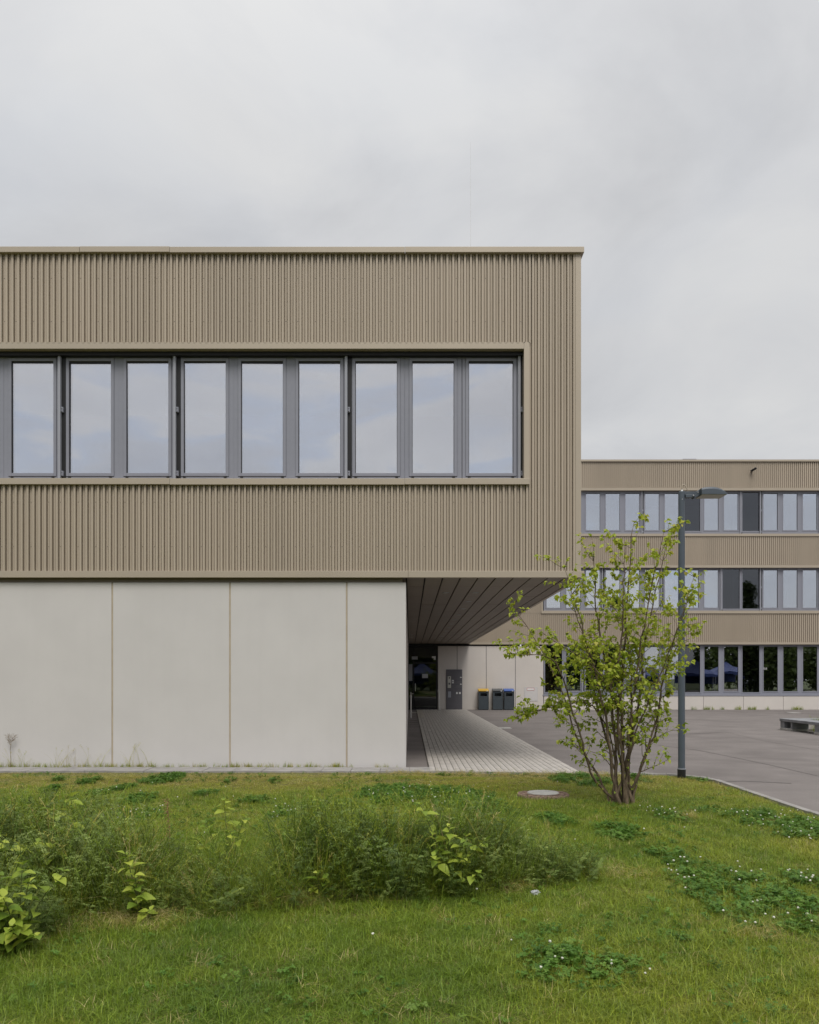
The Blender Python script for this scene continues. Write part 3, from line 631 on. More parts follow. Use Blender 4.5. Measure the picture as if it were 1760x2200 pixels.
# litter bins
def bin_(px, lid, label):
    Yb = YR - .4; X = xf(px, Yb); w_ = .255; t = empty('litter_bin', (X, Yb, 0), label, 'litter bin', 'recycling bins along the rear wall')
    b = MB().box(X - w_, X - w_ + .03, Yb - .22, Yb + .22, .03, .95); b.box(X + w_ - .03, X + w_, Yb - .22, Yb + .22, .03, .95)
    b.box(X - w_ + .03, X + w_ - .03, Yb - .2, Yb + .22, .03, .70); b.box(X - w_ + .03, X + w_ - .03, Yb + .1, Yb + .2, .70, .95)
    b.box(X - w_ + .03, X + w_ - .03, Yb - .2, Yb + .1, .86, .95); b.box(X - w_ + .03, X - w_ + .09, Yb - .2, Yb + .1, .7, .86); b.box(X + w_ - .09, X + w_ - .03, Yb - .2, Yb + .1, .7, .86)
    b.build('body', MT['binbody'], t, bevel=.005)
    MB().box(X - w_ + .02, X + w_ - .02, Yb - .19, Yb + .19, 0, .03).build('base', MT['black'], t)
    ld = MB(); vs = [(X - w_ - .01, Yb - .25, .955), (X + w_ + .01, Yb - .25, .955), (X + w_ + .01, Yb + .24, .955), (X - w_ - .01, Yb + .24, .955), (X - w_ - .01, Yb - .25, 1.0), (X + w_ + .01, Yb - .25, 1.0), (X + w_ + .01, Yb + .24, 1.09), (X - w_ - .01, Yb + .24, 1.09)]
    ld.add(vs, [(0, 3, 2, 1), (4, 5, 6, 7), (0, 1, 5, 4), (1, 2, 6, 5), (2, 3, 7, 6), (3, 0, 4, 7)]); ld.build('lid', MT[lid], t, bevel=.008)
    MB().box(X + .13, X + .2, Yb - .258, Yb - .25, .955, .985).build('label_plate', MT['white'], t)
bin_(1038.8, 'yellow', 'anthracite litter bin with a yellow lid by the rear wall')
bin_(1069.1, 'greylid', 'anthracite litter bin with a dark grey lid by the rear wall')
bin_(1093.4, 'blue', 'anthracite litter bin with a blue lid by the rear wall')
# stainless door posts
def opener(px, py, label, s):
    X, Y = gp(px, py); Y = min(Y, YR - .25); t = empty('door_post', (X, Y, 0), label, 'post', 'stainless posts at the entrance')
    MB().tube([(X, Y, 0), (X, Y, .93), (X, Y, .94)], [.027, .027, .018], 14).build('tube', MT['steel'], t)
    MB().tube([(X, Y, .94), (X, Y, 1.05)], .014, 10).build('neck', MT['steel'], t)
    MB().tube([(X, Y, .98), (X + s * .1, Y - .03, .99)], .013, 8).build('button_arm', MT['steel'], t)
opener(883, 1543, 'stainless steel post beside the passage wall before the glass door', 1)
opener(944, 1527, 'stainless steel post between glass door and entry panel', -1)
# concrete ring bench with planted middle
BX, BY0, BY1, BW, BH = 11.6, 20.9, 25.68, .55, .355
be = empty('concrete_bench', (BX, BY1, 0), 'low concrete bench frame enclosing a grass bed on the asphalt yard', 'bench')
BX1 = 17.2
def slab(a, b, c, d): MB().box(a, b, c, d, BH - .085, BH).build('seat_slab', MT['benchc'], be, bevel=.008)
slab(BX, BX + BW, BY0, BY1); slab(BX + BW + .004, BX1, BY1 - BW, BY1); slab(BX + BW + .004, BX1, BY0, BY0 + BW); slab(BX1 + .004, BX1 + BW, BY0, BY1)
def legbox(x0, x1, y0, y1, open_x):
    m = MB()
    if open_x: m.box(x0, x1, y0, y0 + .09, .07, BH - .086); m.box(x0, x1, y1 - .26, y1, .07, BH - .086); m.box(x0 + .38, x1, y0 + .09, y1 - .26, .07, BH - .086)
    else: m.box(x0, x0 + .09, y0, y1, .07, BH - .086); m.box(x1 - .2, x1, y0, y1, .07, BH - .086); m.box(x0 + .09, x1 - .2, y1 - .15, y1, .07, BH - .086)
    m.build('leg_box', MT['benchc'], be, bevel=.006); MB().box(x0 - .015, x1 - .02, y0 + .01, y1 + .01, 0, .069).build('plinth', MT['pale'], be, bevel=.006)
legbox(BX + .02, BX + BW - .02, 24.88, BY1 - .02, True); legbox(BX + .02, BX + BW - .02, 22.7, 23.5, True); legbox(BX + .02, BX + BW - .02, 20.92, 21.4, True)
for xx in (13.4, 15.4, 17.2): legbox(xx, xx + .5, BY1 - BW + .02, BY1 - .02, False); legbox(xx, xx + .5, BY0 + .02, BY0 + BW - .02, False)
# flush covers in the asphalt
def cover(px0, px1, py, label):
    x0, Y = gp(px0, py); x1, _ = gp(px1, py); t = empty('drain_cover', ((x0 + x1) / 2, Y, 0), label, 'drain cover')
    MB().box(x0, x1, Y - .3, Y + .3, .001, .014).build('plate', MT['pale'], t); MB().ring(x0 - .04, x1 + .04, Y - .34, Y + .34, .03, .03, .03, .03, 0, .01)
    MB().box(x0 - .05, x1 + .05, Y - .35, Y + .35, .0005, .005).build('rim', MT['bitumen'], t)
cover(1069, 1098, 1564.8, 'pale rectangular drain cover in asphalt touching the paved walk'); cover(1695, 1716, 1531.8, 'pale drain cover in the asphalt before the rear plinth')
# manhole in the lawn
mX, mY = gp(1166.7, 1718); mz = float(lawn_z(np.array(mX), np.array(mY))) + .02
mh_ = empty('manhole', (mX, mY, mz), 'round concrete manhole cover in a rusty brown stone ring on the lawn', 'manhole')
MB().tube([(mX, mY, mz - .1), (mX, mY, mz + .028), (mX, mY, mz + .036)], [.207, .207, .195], 40).build('cover', MT['pale'], mh_)
MB().tube([(mX, mY, mz - .1), (mX, mY, mz + .02)], .222, 40).build('inner_rim', MT['rust'], mh_)
rg = MB()
for (r0, r1, n) in ((.226, .284, 34), (.287, .347, 40)):
    for k in range(n):
        a0, a1 = 2 * math.pi * (k + .06) / n, 2 * math.pi * (k + .94) / n; h = mz + .012 + random.uniform(-.006, .006)
        P = lambda r, a, z: (mX + r * math.cos(a), mY + r * math.sin(a), z)
        q = [P(r0, a0, mz - .06), P(r1, a0, mz - .06), P(r1, a1, mz - .06), P(r0, a1, mz - .06), P(r0 + .004, a0 + .004, h), P(r1 - .004, a0 + .004, h), P(r1 - .004, a1 - .004, h), P(r0 + .004, a1 - .004, h)]
        rg.add(q, [(4, 5, 6, 7), (0, 1, 5, 4), (1, 2, 6, 5), (2, 3, 7, 6), (3, 0, 4, 7)])
tag(rg.build('stone_ring', MT['rust'], mh_), kind='stuff')

# ================================================================== PLACE BEHIND THE CAMERA (mirrored in the glass)
def clump(b, c, rad, n, size):
    for _ in range(n):
        d = Vector((random.gauss(0, 1), random.gauss(0, 1), random.gauss(0, 1))).normalized() * (random.random() ** .4)
        p = Vector((c[0] + d.x * rad[0], c[1] + d.y * rad[1], c[2] + d.z * rad[2])); s = size * random.uniform(.6, 1.3)
        u = Vector((random.gauss(0, 1), random.gauss(0, 1), random.gauss(0, .6))).normalized(); v = u.cross(Vector((random.gauss(0, 1), random.gauss(0, 1), random.gauss(0, 1)))).normalized()
        b.add([p - u * s, p + v * s * .6, p + u * s, p - v * s * .6], [(0, 1, 2, 3)])
MT['farleaf'] = leafmat('far_foliage', [(0, (.05, .085, .022)), (1, (.10, .14, .035))], trans=.2)
wd = MB()
for (x0, x1, h0, h1) in ((-60, 28, 7, 9), (42.5, 95, 7.5, 9.3)):
    x = x0
    while x < x1:
        h = random.uniform(h0, h1); y = -26 - random.uniform(0, 9); clump(wd, (x, y, h * .5), (2.3, 2.2, h * .5), 900, .36); wd.tube([(x, y, 0), (x, y, h * .5)], [.2, .1], 6); x += random.uniform(1.2, 2.0)
tag(wd.build('woodland', MT['farleaf']), 'dense dark belt of trees across the road, mirrored in ground floor windows', 'woodland', kind='stuff')
def poplar(X, Y, h, label):
    t = empty('columnar_tree', (X, Y, 0), label, 'tree', 'columnar trees mirrored in the glass')
    MB().tube([(X, Y, 0), (X + .1, Y, h * .5), (X, Y, h * .95)], [.22, .12, .02], 8).build('trunk', MT['bark'], t)
    b = MB()
    for k in range(26):
        z = h * (.2 + .78 * k / 25); rr = 1.25 * math.sin(math.pi * min(1, .18 + .8 * (1 - k / 25))) + .1; clump(b, (X + random.gauss(0, .25), Y + random.gauss(0, .25), z), (rr, rr, .7), 120, .22)
    b.build('crown', MT['farleaf'], t)
poplar(51.9, -40, 16, 'tall columnar tree mirrored in a dark middle-floor pane'); poplar(31.2, -40, 13.8, 'shorter columnar tree mirrored behind the young tree')
def tent(X, Y, s, h, label):
    t = empty('pavilion_tent', (X, Y, 0), label, 'tent', 'blue tents mirrored in the glass')
    for sx in (-1, 1):
        for sy in (-1, 1): MB().tube([(X + sx * s, Y + sy * s, 0), (X + sx * s, Y + sy * s, 2.2)], .03, 8).build('leg', MT['rail'], t)
    c = MB(); n = 6; rings = []
    for k in range(n + 1):
        f = k / n; q = s * (1 - f) ** 1.35 + .03; z = 2.2 + (h - 2.2) * f; rings.append([(X - q, Y - q, z), (X + q, Y - q, z), (X + q, Y + q, z), (X - q, Y + q, z)])
    rings.insert(0, [(p[0], p[1], 1.95) for p in rings[0]])
    vs = [p for r in rings for p in r]; fs = [(i * 4 + k, i * 4 + (k + 1) % 4, i * 4 + 4 + (k + 1) % 4, i * 4 + 4 + k) for i in range(len(rings) - 1) for k in range(4)]
    c.add(vs, fs); c.build('canopy', MT['tent'], t); MB().box(X - s, X + s, Y - s - .03, Y - s, .9, 2.0).build('side_wall', MT['tent'], t)
tent(31, -20, 1.5, 3.3, 'blue peaked tent mirrored left of the lamp pole'); tent(36.2, -19, 2.0, 3.9, 'blue peaked tent with the highest peak, mirrored beside the lamp'); tent(40.2, -20, 1.9, 3.5, 'blue peaked tent next to the highest one'); tent(1.6, -22, 2.2, 3.8, 'blue peaked tent mirrored in the glass door')

# ================================================================== VEGETATION
# ---- leaf shapes
def leaf_mesh(name, mat, ln=.06, wd=.038, fold=.25, droop=.35, n=5):
    """pointed oval leaf along +Y with a folded midrib and a drooping tip"""
    vs = []; fs = []
    prof = [0, .62, 1.0, .86, .5, 0] if n == 5 else [0, 1, .7, 0]
    m = len(prof)
    for i, w_ in enumerate(prof):
        t = i / (m - 1); y = ln * t; z = -droop * ln * t * t; h = w_ * wd / 2
        vs += [(-h, y, z + h * fold), (0, y, z), (h, y, z + h * fold)]
    for i in range(m - 1):
        a = i * 3; b = a + 3
        fs += [(a, a + 1, b + 1, b), (a + 1, a + 2, b + 2, b + 1)]
    return vs, fs
def frame_from(d, up=Vector((0, 0, 1)), roll=0):
    d = d.normalized(); x = d.cross(up)
    if x.length < 1e-4: x = Vector((1, 0, 0))
    x.normalize(); z = x.cross(d); m = Matrix((x, d, z)).transposed(); return m @ Matrix.Rotation(roll, 3, 'Y')

# ---- the young multi-stemmed tree
MT['treeleaf'] = leafmat('young_tree_leaf', [(0, (.22, .32, .03)), (.45, (.37, .45, .045)), (.8, (.48, .52, .065)), (1, (.50, .44, .09))], trans=.48, attr='tint', atype='GEOMETRY', jit=.0)
tX, tY = gp(1338, 1736); tr = empty('young_tree', (tX, tY, 0), 'young multi-stemmed tree with sparse yellow-green leaves on the lawn', 'tree')
rt = random.Random(21)
K = 1.0203 * tY / F
def tp(px, py): return ((px - 1310) * K, (1694 - py) * K)       # displayed picture units relative to the foot
stems = [ # (via points and tip across the picture plane), depth of the tip, base radius
    ([(1245, 1628), (1215, 1540), (1160, 1390), (1080, 1372)], -.35, .019), ([(1268, 1640), (1225, 1560), (1180, 1420), (1092, 1262)], .45, .018),
    ([(1285, 1620), (1265, 1500), (1230, 1380), (1172, 1200)], -.5, .022), ([(1292, 1600), (1262, 1480), (1240, 1350), (1205, 1225)], .3, .02),
    ([(1296, 1600), (1288, 1450), (1262, 1300), (1252, 1118)], .15, .024), ([(1300, 1580), (1296, 1430), (1300, 1280), (1300, 1150)], -.3, .02),
    ([(1312, 1600), (1310, 1450), (1322, 1280), (1335, 1090)], .1, .026), ([(1318, 1590), (1330, 1450), (1352, 1290), (1385, 1120)], -.2, .022),
    ([(1325, 1600), (1352, 1470), (1375, 1320), (1432, 1100)], .4, .023), ([(1335, 1630), (1368, 1530), (1390, 1400), (1438, 1215)], -.35, .019),
    ([(1345, 1625), (1385, 1530), (1405, 1420), (1462, 1310)], .25, .018), ([(1290, 1560), (1250, 1480), (1180, 1480), (1120, 1500)], .3, .012),
    ([(1330, 1560), (1340, 1420), (1330, 1300), (1290, 1230)], .6, .018), ([(1305, 1590), (1285, 1470), (1235, 1400), (1140, 1340)], -.55, .018),
    ([(1318, 1590), (1345, 1480), (1385, 1370), (1415, 1250)], -.6, .017)]
def spline(P, n):
    outp = []
    Q = [P[0] + (P[0] - P[1])] + P + [P[-1] + (P[-1] - P[-2])]
    for i in range(1, len(Q) - 2):
        for k in range(n):
            t = k / n; a, b, c, d = Q[i - 1], Q[i], Q[i + 1], Q[i + 2]
            outp.append(.5 * ((2 * b) + (c - a) * t + (2 * a - 5 * b + 4 * c - d) * t * t + (3 * b - a - 3 * c + d) * t ** 3))
    outp.append(P[-1]); return outp
wood = MB(); twigs = MB(); leaves = []
base = Vector((tX, tY, 0))
def add_leaf(p, d, s=1.0):
    leaves.append((p.copy(), (d + Vector((rt.gauss(0, .45), rt.gauss(0, .45), rt.gauss(-.1, .4)))).normalized(), s * rt.uniform(.65, 1.2), rt.random()))
def twig(p, d, ln, r, depth):
    pts = [p]; dd = d.normalized(); n = max(3, int(ln / .06))
    for i in range(n):
        dd = (dd + Vector((rt.gauss(0, .13), rt.gauss(0, .13), rt.gauss(.03, .1)))).normalized(); pts.append(pts[-1] + dd * ln / n)
    twigs.tube(pts, [r * (1 - .75 * i / n) for i in range(n + 1)], 4, False)
    for i in range(1, n + 1):
        f = i / n
        if depth == 0 or f > .35:
            for _ in range(rt.choice((1, 1, 2)) if i < n else 3):
                dl = (dd * .4 + Vector((rt.gauss(0, .8), rt.gauss(0, .8), rt.gauss(-.15, .4)))).normalized(); add_leaf(pts[i], dl)
        if depth > 0 and rt.random() < .5:
            a = Vector((rt.gauss(0, 1), rt.gauss(0, 1), rt.gauss(.1, .6))).normalized(); twig(pts[i], (dd * .6 + a * .7), ln * rt.uniform(.3, .55), r * .5, depth - 1)
for si, (via, dy, r0) in enumerate(stems):
    ang = si * 2.4; foot = Vector((math.cos(ang) * .09 + via[0][0] * 0, math.sin(ang) * .09, -.03))
    foot.x += (-.05 if via[-1][0] < 1300 else .06)
    P = [foot]
    for i, (a, b) in enumerate(via):
        x, z = tp(a, b); P.append(Vector((x, dy * ((i + 1) / len(via)) ** 1.2, z)))
    pts = [base + q + Vector((rt.gauss(0, .008), rt.gauss(0, .008), 0)) for q in spline(P, 7)]
    n = len(pts); rad = [r0 * ((1 - i / (n - 1)) ** .75 * .88 + .1) * (1.25 if i < 3 else 1) for i in range(n)]
    wood.tube(pts, rad, 8)
    for i in range(4, n):
        f = i / (n - 1); d = (pts[i] - pts[i - 1]).normalized()
        for _q in range(0 if f < .28 or rt.random() > (.62 if f < .5 else .9) else (1 if f < .5 else 2)):
            a = Vector((rt.gauss(0, 1), rt.gauss(0, 1), rt.gauss(.15, .3))).normalized(); twig(pts[i], d * .55 + a * .8, rt.uniform(.14, .42) * (1.15 - .4 * f), max(.0035, rad[i] * .42), 1)
        if f < .6 and rt.random() < .45: add_leaf(pts[i], Vector((rt.gauss(0, 1), rt.gauss(0, 1), 0)).normalized(), .75); add_leaf(pts[i], Vector((rt.gauss(0, 1), rt.gauss(0, 1), 0)).normalized(), .7)
    for _ in range(5): add_leaf(pts[-1], d)
wood.build('trunk', MT['bark'], tr, smooth=True); tag(twigs.build('twigs', MT['bark'], tr, smooth=True), kind='stuff')
V = []; Fc = []; tint = []
lv, lf = leaf_mesh('l', None, .052, .042, .35, .55)
for p, d, s, rnd in leaves:
    m = frame_from(d, Vector((0, 0, 1)), rt.gauss(0, .5)); b = len(V)
    hgt = (p.z) / 3.6
    tv = min(1, max(0, rnd * .75 + .25 * hgt + rt.gauss(0, .08)))
    for q in lv: V.append(p + m @ (Vector(q) * s)); tint.append(tv)
    Fc += [tuple(i + b for i in f) for f in lf]
me = bpy.data.meshes.new('crown'); me.from_pydata([tuple(v - base) for v in V], [], Fc); me.materials.append(MT['treeleaf'])
at = me.attributes.new('tint', 'FLOAT', 'POINT'); at.data.foreach_set('value', tint)
me.polygons.foreach_set('use_smooth', [True] * len(me.polygons))
cr_o = bpy.data.objects.new('crown', me); link(cr_o, tr, base); cr_o['kind'] = 'stuff'
print('tree leaves', len(leaves))

# ---- scatter engine: a point cloud whose points carry plant, size and colour
def scatter(name, protos, P, rot, scl, idx, tint, label, cat):
    me = bpy.data.meshes.new(name); me.vertices.add(len(P)); me.vertices.foreach_set('co', np.asarray(P, np.float32).ravel())
    for nm, ty, dat, key in (('rot', 'FLOAT_VECTOR', rot, 'vector'), ('scl', 'FLOAT_VECTOR', scl, 'vector'), ('idx', 'INT', idx, 'value'), ('tint', 'FLOAT', tint, 'value')):
        a = me.attributes.new(nm, ty, 'POINT'); a.data.foreach_set(key, np.asarray(dat, np.int32 if ty == 'INT' else np.float32).ravel())
    o = bpy.data.objects.new(name, me); link(o, None, (0, 0, 0)); tag(o, label, cat, kind='stuff')
    c = bpy.data.collections.new(name + '_kinds')
    for i, (pme) in enumerate(protos):
        q = bpy.data.objects.new('%s_kind.%03d' % (name, i), pme); c.objects.link(q)
    g = bpy.data.node_groups.new(name, 'GeometryNodeTree')
    g.interface.new_socket('Geometry', in_out='INPUT', socket_type='NodeSocketGeometry'); g.interface.new_socket('Geometry', in_out='OUTPUT', socket_type='NodeSocketGeometry')
    gi = g.nodes.new('NodeGroupInput'); go = g.nodes.new('NodeGroupOutput'); ci = g.nodes.new('GeometryNodeCollectionInfo'); ip = g.nodes.new('GeometryNodeInstanceOnPoints'); mp = g.nodes.new('GeometryNodeMeshToPoints')
    ci.inputs['Collection'].default_value = c; ci.inputs['Separate Children'].default_value = True; ci.inputs['Reset Children'].default_value = True; ip.inputs['Pick Instance'].default_value = True
    def na(nm, ty):
        n = g.nodes.new('GeometryNodeInputNamedAttribute'); n.data_type = ty; n.inputs['Name'].default_value = nm; return n.outputs['Attribute']
    e2r = g.nodes.new('FunctionNodeEulerToRotation')
    g.links.new(gi.outputs[0], mp.inputs['Mesh']); g.links.new(mp.outputs[0], ip.inputs['Points']); g.links.new(ci.outputs[0], ip.inputs['Instance'])
    g.links.new(na('rot', 'FLOAT_VECTOR'), e2r.inputs[0]); g.links.new(e2r.outputs[0], ip.inputs['Rotation']); g.links.new(na('scl', 'FLOAT_VECTOR'), ip.inputs['Scale']); g.links.new(na('idx', 'INT'), ip.inputs['Instance Index'])
    g.links.new(ip.outputs[0], go.inputs[0])
    md = o.modifiers.new('scatter', 'NODES'); md.node_group = g; return o

GSTOPS = [(0, (.115, .20, .024)), (.3, (.22, .305, .032)), (.55, (.325, .365, .042)), (.8, (.41, .35, .085)), (1, (.60, .50, .25))]
MT['grass'] = leafmat('lawn_grass', GSTOPS, trans=.45, attr='tint', jit=.14, blade=True, rough=.42, spec=.5)
MT['vetch'] = leafmat('weed_leaf', [(0, (.08, .135, .03)), (.5, (.18, .25, .06)), (1, (.34, .40, .12))], trans=.4, attr='tint', jit=.15, blade=True)
MT['clover'] = leafmat('clover_leaf', [(0, (.07, .165, .024)), (.6, (.14, .26, .036)), (1, (.24, .33, .06))], trans=.42, attr='tint', jit=.15)
MT['flower'] = plain('clover_flower', (.60, .60, .50), rough=.8, var=.12, scale=200)
pr = random.Random(5)
def blade(b, x, y, h, wdt, lean, az, seg=3, curve=1.0, z0=0):
    dx, dy = math.cos(az), math.sin(az); px_, py_ = -dy, dx
    vs = []
    for i in range(seg + 1):
        t = i / seg; o_ = lean * h * t ** (1 + curve); z = z0 + h * (t - .35 * lean * t * t); w_ = wdt / 2 * (1 - t ** 1.8)
        c = (x + dx * o_, y + dy * o_, z)
        if i < seg: vs += [(c[0] - px_ * w_, c[1] - py_ * w_, z), (c[0] + px_ * w_, c[1] + py_ * w_, z)]
        else: vs.append(c)
    fs = [(2 * i, 2 * i + 1, 2 * i + 3, 2 * i + 2) for i in range(seg - 1)] + [(2 * seg - 2, 2 * seg - 1, 2 * seg)]
    b.add(vs, fs)
def blade_tones(me, verts_per):
    at = me.attributes.new('bl', 'FLOAT', 'POINT'); n = len(me.vertices); vals = np.repeat(rng.random(n // verts_per + 2), verts_per)[:n]; at.data.foreach_set('value', vals.astype(np.float32)); return me
def tuft(n, rad, h0, h1, w0, w1, lean, seg=3, mat='grass'):
    b = MB()
    for _ in range(n):
        r_ = rad * math.sqrt(pr.random()); a = pr.uniform(0, 6.283)
        blade(b, r_ * math.cos(a), r_ * math.sin(a), pr.uniform(h0, h1), pr.uniform(w0, w1), pr.uniform(.1, lean), pr.uniform(0, 6.283), seg)
    return blade_tones(b.mesh('tuft', MT[mat]), 2 * seg + 1)
lawn_k = [tuft(22, .06, .022, .055, .0022, .0036, 2.4) for _ in range(5)] + [tuft(13, .05, .045, .095, .0024, .0038, 1.6) for _ in range(2)]
# ---- weed mass heights (m) over the lawn
MOUNDS = [(-2.85, 6.2, .7, .75, .80), (-2.2, 5.7, .6, .5, .58), (-3.6, 6.1, .8, .8, .78), (-1.75, 5.75, .45, .45, .40), (-1.25, 5.85, .5, .5, .38), (-.9, 5.9, .4, .42, .40), (-.58, 6.2, .5, .5, .68), (-.15, 6.2, .45, .5, .66),
          (.25, 6.3, .42, .52, .62), (.6, 6.35, .34, .42, .48), (.95, 6.45, .3, .36, .34), (1.22, 6.5, .22, .3, .31), (-2.55, 4.95, .45, .4, .36), (-3.3, 5.1, .6, .5, .4), (-4.4, 5.8, .9, .8, .6)]
def weed_h(x, y):
    h = np.zeros_like(x)
    for (a, b, rx, ry, hh) in MOUNDS:
        d = ((x - a) / rx) ** 2 + ((y - b) / ry) ** 2; h = np.maximum(h, hh * np.clip(1.25 - d * 1.05, 0, 1) ** .5)
    return h * (.45 + .75 * fbm(x * 2.7, y * 2.7, 9))
# ---- clover patches: centre, half width, half depth on the ground
def ell(px, py, wpx, hpx):
    x, y = gp(px, py); return (x, y, max(.1, wpx / 2 * y / F), max(.1, (gp(px, py - hpx / 2)[1] - gp(px, py + hpx / 2)[1]) / 2))
CL = [(352, 1680, 82, 22), (224, 1709, 56, 22), (268, 1700, 36, 16), (301, 1727, 72, 24), (135, 1682, 26, 10), (191, 1689, 42, 14), (112, 1705, 42, 14), (444, 1715, 58, 14), (492, 1690, 26, 12), (548, 1730, 58, 16), (590, 1688, 30, 9), (285, 1763, 130, 30), (607, 1763, 62, 28), (640, 1815, 80, 34),
      (870, 1718, 200, 50), (960, 1722, 200, 46), (1247, 1684, 135, 26), (1375, 1681, 34, 16), (1505, 1678, 52, 14), (1541, 1758, 78, 24), (1440, 1765, 80, 30), (1710, 1788, 200, 74), (1190, 1778, 84, 32), (1330, 1803, 104, 40), (1446, 1860, 104, 42), (1590, 1940, 270, 140), (1240, 2100, 290, 95), (1735, 1912, 90, 36), (1040, 1745, 130, 40)]
FL = {1: .2, 11: 1.2, 12: 1, 14: .7, 15: .6, 20: 1, 21: 1.3, 24: .25, 25: .9, 26: .55, 27: 1.2, 23: .15, 19: .15}
CLW = [ell(*c) for c in CL]
def clover_m(x, y):
    m = np.zeros_like(x)
    for (a, b, rx, ry) in CLW:
        d = ((x - a) / rx) ** 2 + ((y - b) / ry) ** 2; m = np.maximum(m, np.clip(1.5 - 1.1 * d, 0, 1))
    return m * np.clip(.55 + .9 * fbm(x * 4, y * 4, 3), 0, 1.2)
# ---- lawn blades
def sample(n, x0, x1, y0, y1): return rng.uniform(x0, x1, n), rng.uniform(y0, y1, n)
def frustum(x, y, m=1.6): return np.abs(x) < y * .5 + m
px_, py_ = [], []
for (y0, y1, dens) in ((2.6, 5.2, 1150), (5.2, 8, 850), (8, 11, 600), (11, 13.84, 500)):
    X0, X1 = -(y1 * .5 + 1.6), min(LX, y1 * .5 + 1.6); n = int(dens * (X1 - X0) * (y1 - y0)); a, b = sample(n, X0, X1, y0, y1)
    k = frustum(a, b) & lawn_inside(a, b, .02) & ((a - mX) ** 2 + (b - mY) ** 2 > .36 ** 2); px_.append(a[k]); py_.append(b[k])
gx = np.concatenate(px_); gy = np.concatenate(py_)
wh = weed_h(gx, gy); cm_ = clover_m(gx, gy)
keep = (rng.random(len(gx)) > np.clip(cm_ * .45, 0, .4)) & (wh < .2)
# straw-bare ground before the walk
bare = np.clip(1.25 - ((gy - (13.45 - np.maximum(gx, 0) * .12)) / .42) ** 2, 0, 1) * np.clip((fbm(gx * 1.7, gy * 3, 31) - .34) * 3.4, 0, 1) * ((gx > -1.2) & (gx < 3.4))
keep &= rng.random(len(gx)) > bare * .75
gx, gy, wh, cm_, bare = gx[keep], gy[keep], wh[keep], cm_[keep], bare[keep]
dry = np.clip((gy - 10.2) / 2.2, 0, 1) * np.clip(.75 - (gx - .5) * .12, .15, .62)
t_ = .34 + .42 * (fbm(gx * .55, gy * .55, 2) - .5) + .4 * (fbm(gx * 2.6, gy * 2.6, 14) - .5) + rng.normal(0, .085, len(gx))
t_ = t_ + np.clip((gx - 3.3) / 1.2, 0, 1) * .18 * (gy > 6)
t_ = np.clip(t_ + dry * .55 + bare * .6, .02, .78) ; t_ = np.where(rng.random(len(gx)) < .035 + .22 * dry + bare * .5, rng.uniform(.8, 1, len(gx)), t_)
tall = np.clip(1.2 - 1.3 * dry, .38, 1) * (.65 + .75 * fbm(gx * 1.3, gy * 1.3, 8)) * np.where(gy > 12.9, .75, 1)
idx = np.where(rng.random(len(gx)) < .22 * tall, rng.integers(5, 7, len(gx)), rng.integers(0, 5, len(gx)))
n = len(gx); print('lawn tufts', n)
scl = np.stack([np.full(n, 1.15)] * 2 + [tall * rng.uniform(.75, 1.2, n)], 1)
rot = np.stack([rng.normal(0, .08, n), rng.normal(0, .08, n), rng.uniform(0, 6.283, n)], 1)
scatter('lawn_grass', lawn_k, np.stack([gx, gy, lawn_z(gx, gy) - .003], 1), rot, scl, idx, t_, 'short mown grass of the lawn before the school', 'grass')

# ---- clover leaves and flower heads
def clover_mesh():
    b = MB()
    for _ in range(9):
        a = pr.uniform(0, 6.283); r_ = .05 * math.sqrt(pr.random()); h = pr.uniform(.03, .075); cx, cy = r_ * math.cos(a), r_ * math.sin(a)
        b.tube([(cx * .6, cy * .6, 0), (cx, cy, h)], .0009, 3, False); tilt = Vector((pr.gauss(0, .3), pr.gauss(0, .3), 1)).normalized(); a0 = pr.uniform(0, 6.283); s = pr.uniform(.011, .017)
        u = tilt.cross(Vector((1, 0, 0))).normalized(); v = tilt.cross(u)
        for k in range(3):
            aa = a0 + k * 2.094; d = u * math.cos(aa) + v * math.sin(aa); e_ = tilt.cross(d); c = Vector((cx, cy, h))
            b.add([c, c + d * s * .6 + e_ * s * .55 + tilt * .001, c + d * s * 1.2 + e_ * s * .4, c + d * s * 1.1, c + d * s * 1.2 - e_ * s * .4, c + d * s * .6 - e_ * s * .55 + tilt * .001], [(0, 1, 2, 3), (0, 3, 4, 5)])
    return b.mesh('clover', MT['clover'])
ck = [clover_mesh() for _ in range(5)]
X, Y = sample(170000, -7.5, LX, 2.8, 13.7); m = clover_m(X, Y); bgc = .03 * np.clip((fbm(X * 1.2, Y * 1.2, 40) - .5) * 6, 0, 1)
k = (rng.random(len(X)) < np.clip(m, 0, 1) * np.clip((fbm(X * 5, Y * 5, 71) - .28) * 1.3, 0, .5) + bgc) & frustum(X, Y) & lawn_inside(X, Y, .05) & (weed_h(X, Y) < .3) & ((X - mX) ** 2 + (Y - mY) ** 2 > .38 ** 2)
X, Y, m = X[k], Y[k], m[k]; n = len(X); print('clover', n)
sz = rng.uniform(.65, 1.15, n) * (.8 + .2 * np.clip(m, 0, 1)); scatter('clover', ck, np.stack([X, Y, lawn_z(X, Y) - .006], 1), np.stack([rng.normal(0, .15, n), rng.normal(0, .15, n), rng.uniform(0, 6.28, n)], 1), np.stack([sz] * 3, 1), rng.integers(0, 5, n), np.clip(rng.normal(.42, .22, n), 0, 1), 'dark green clover patches spread through the lawn', 'clover')
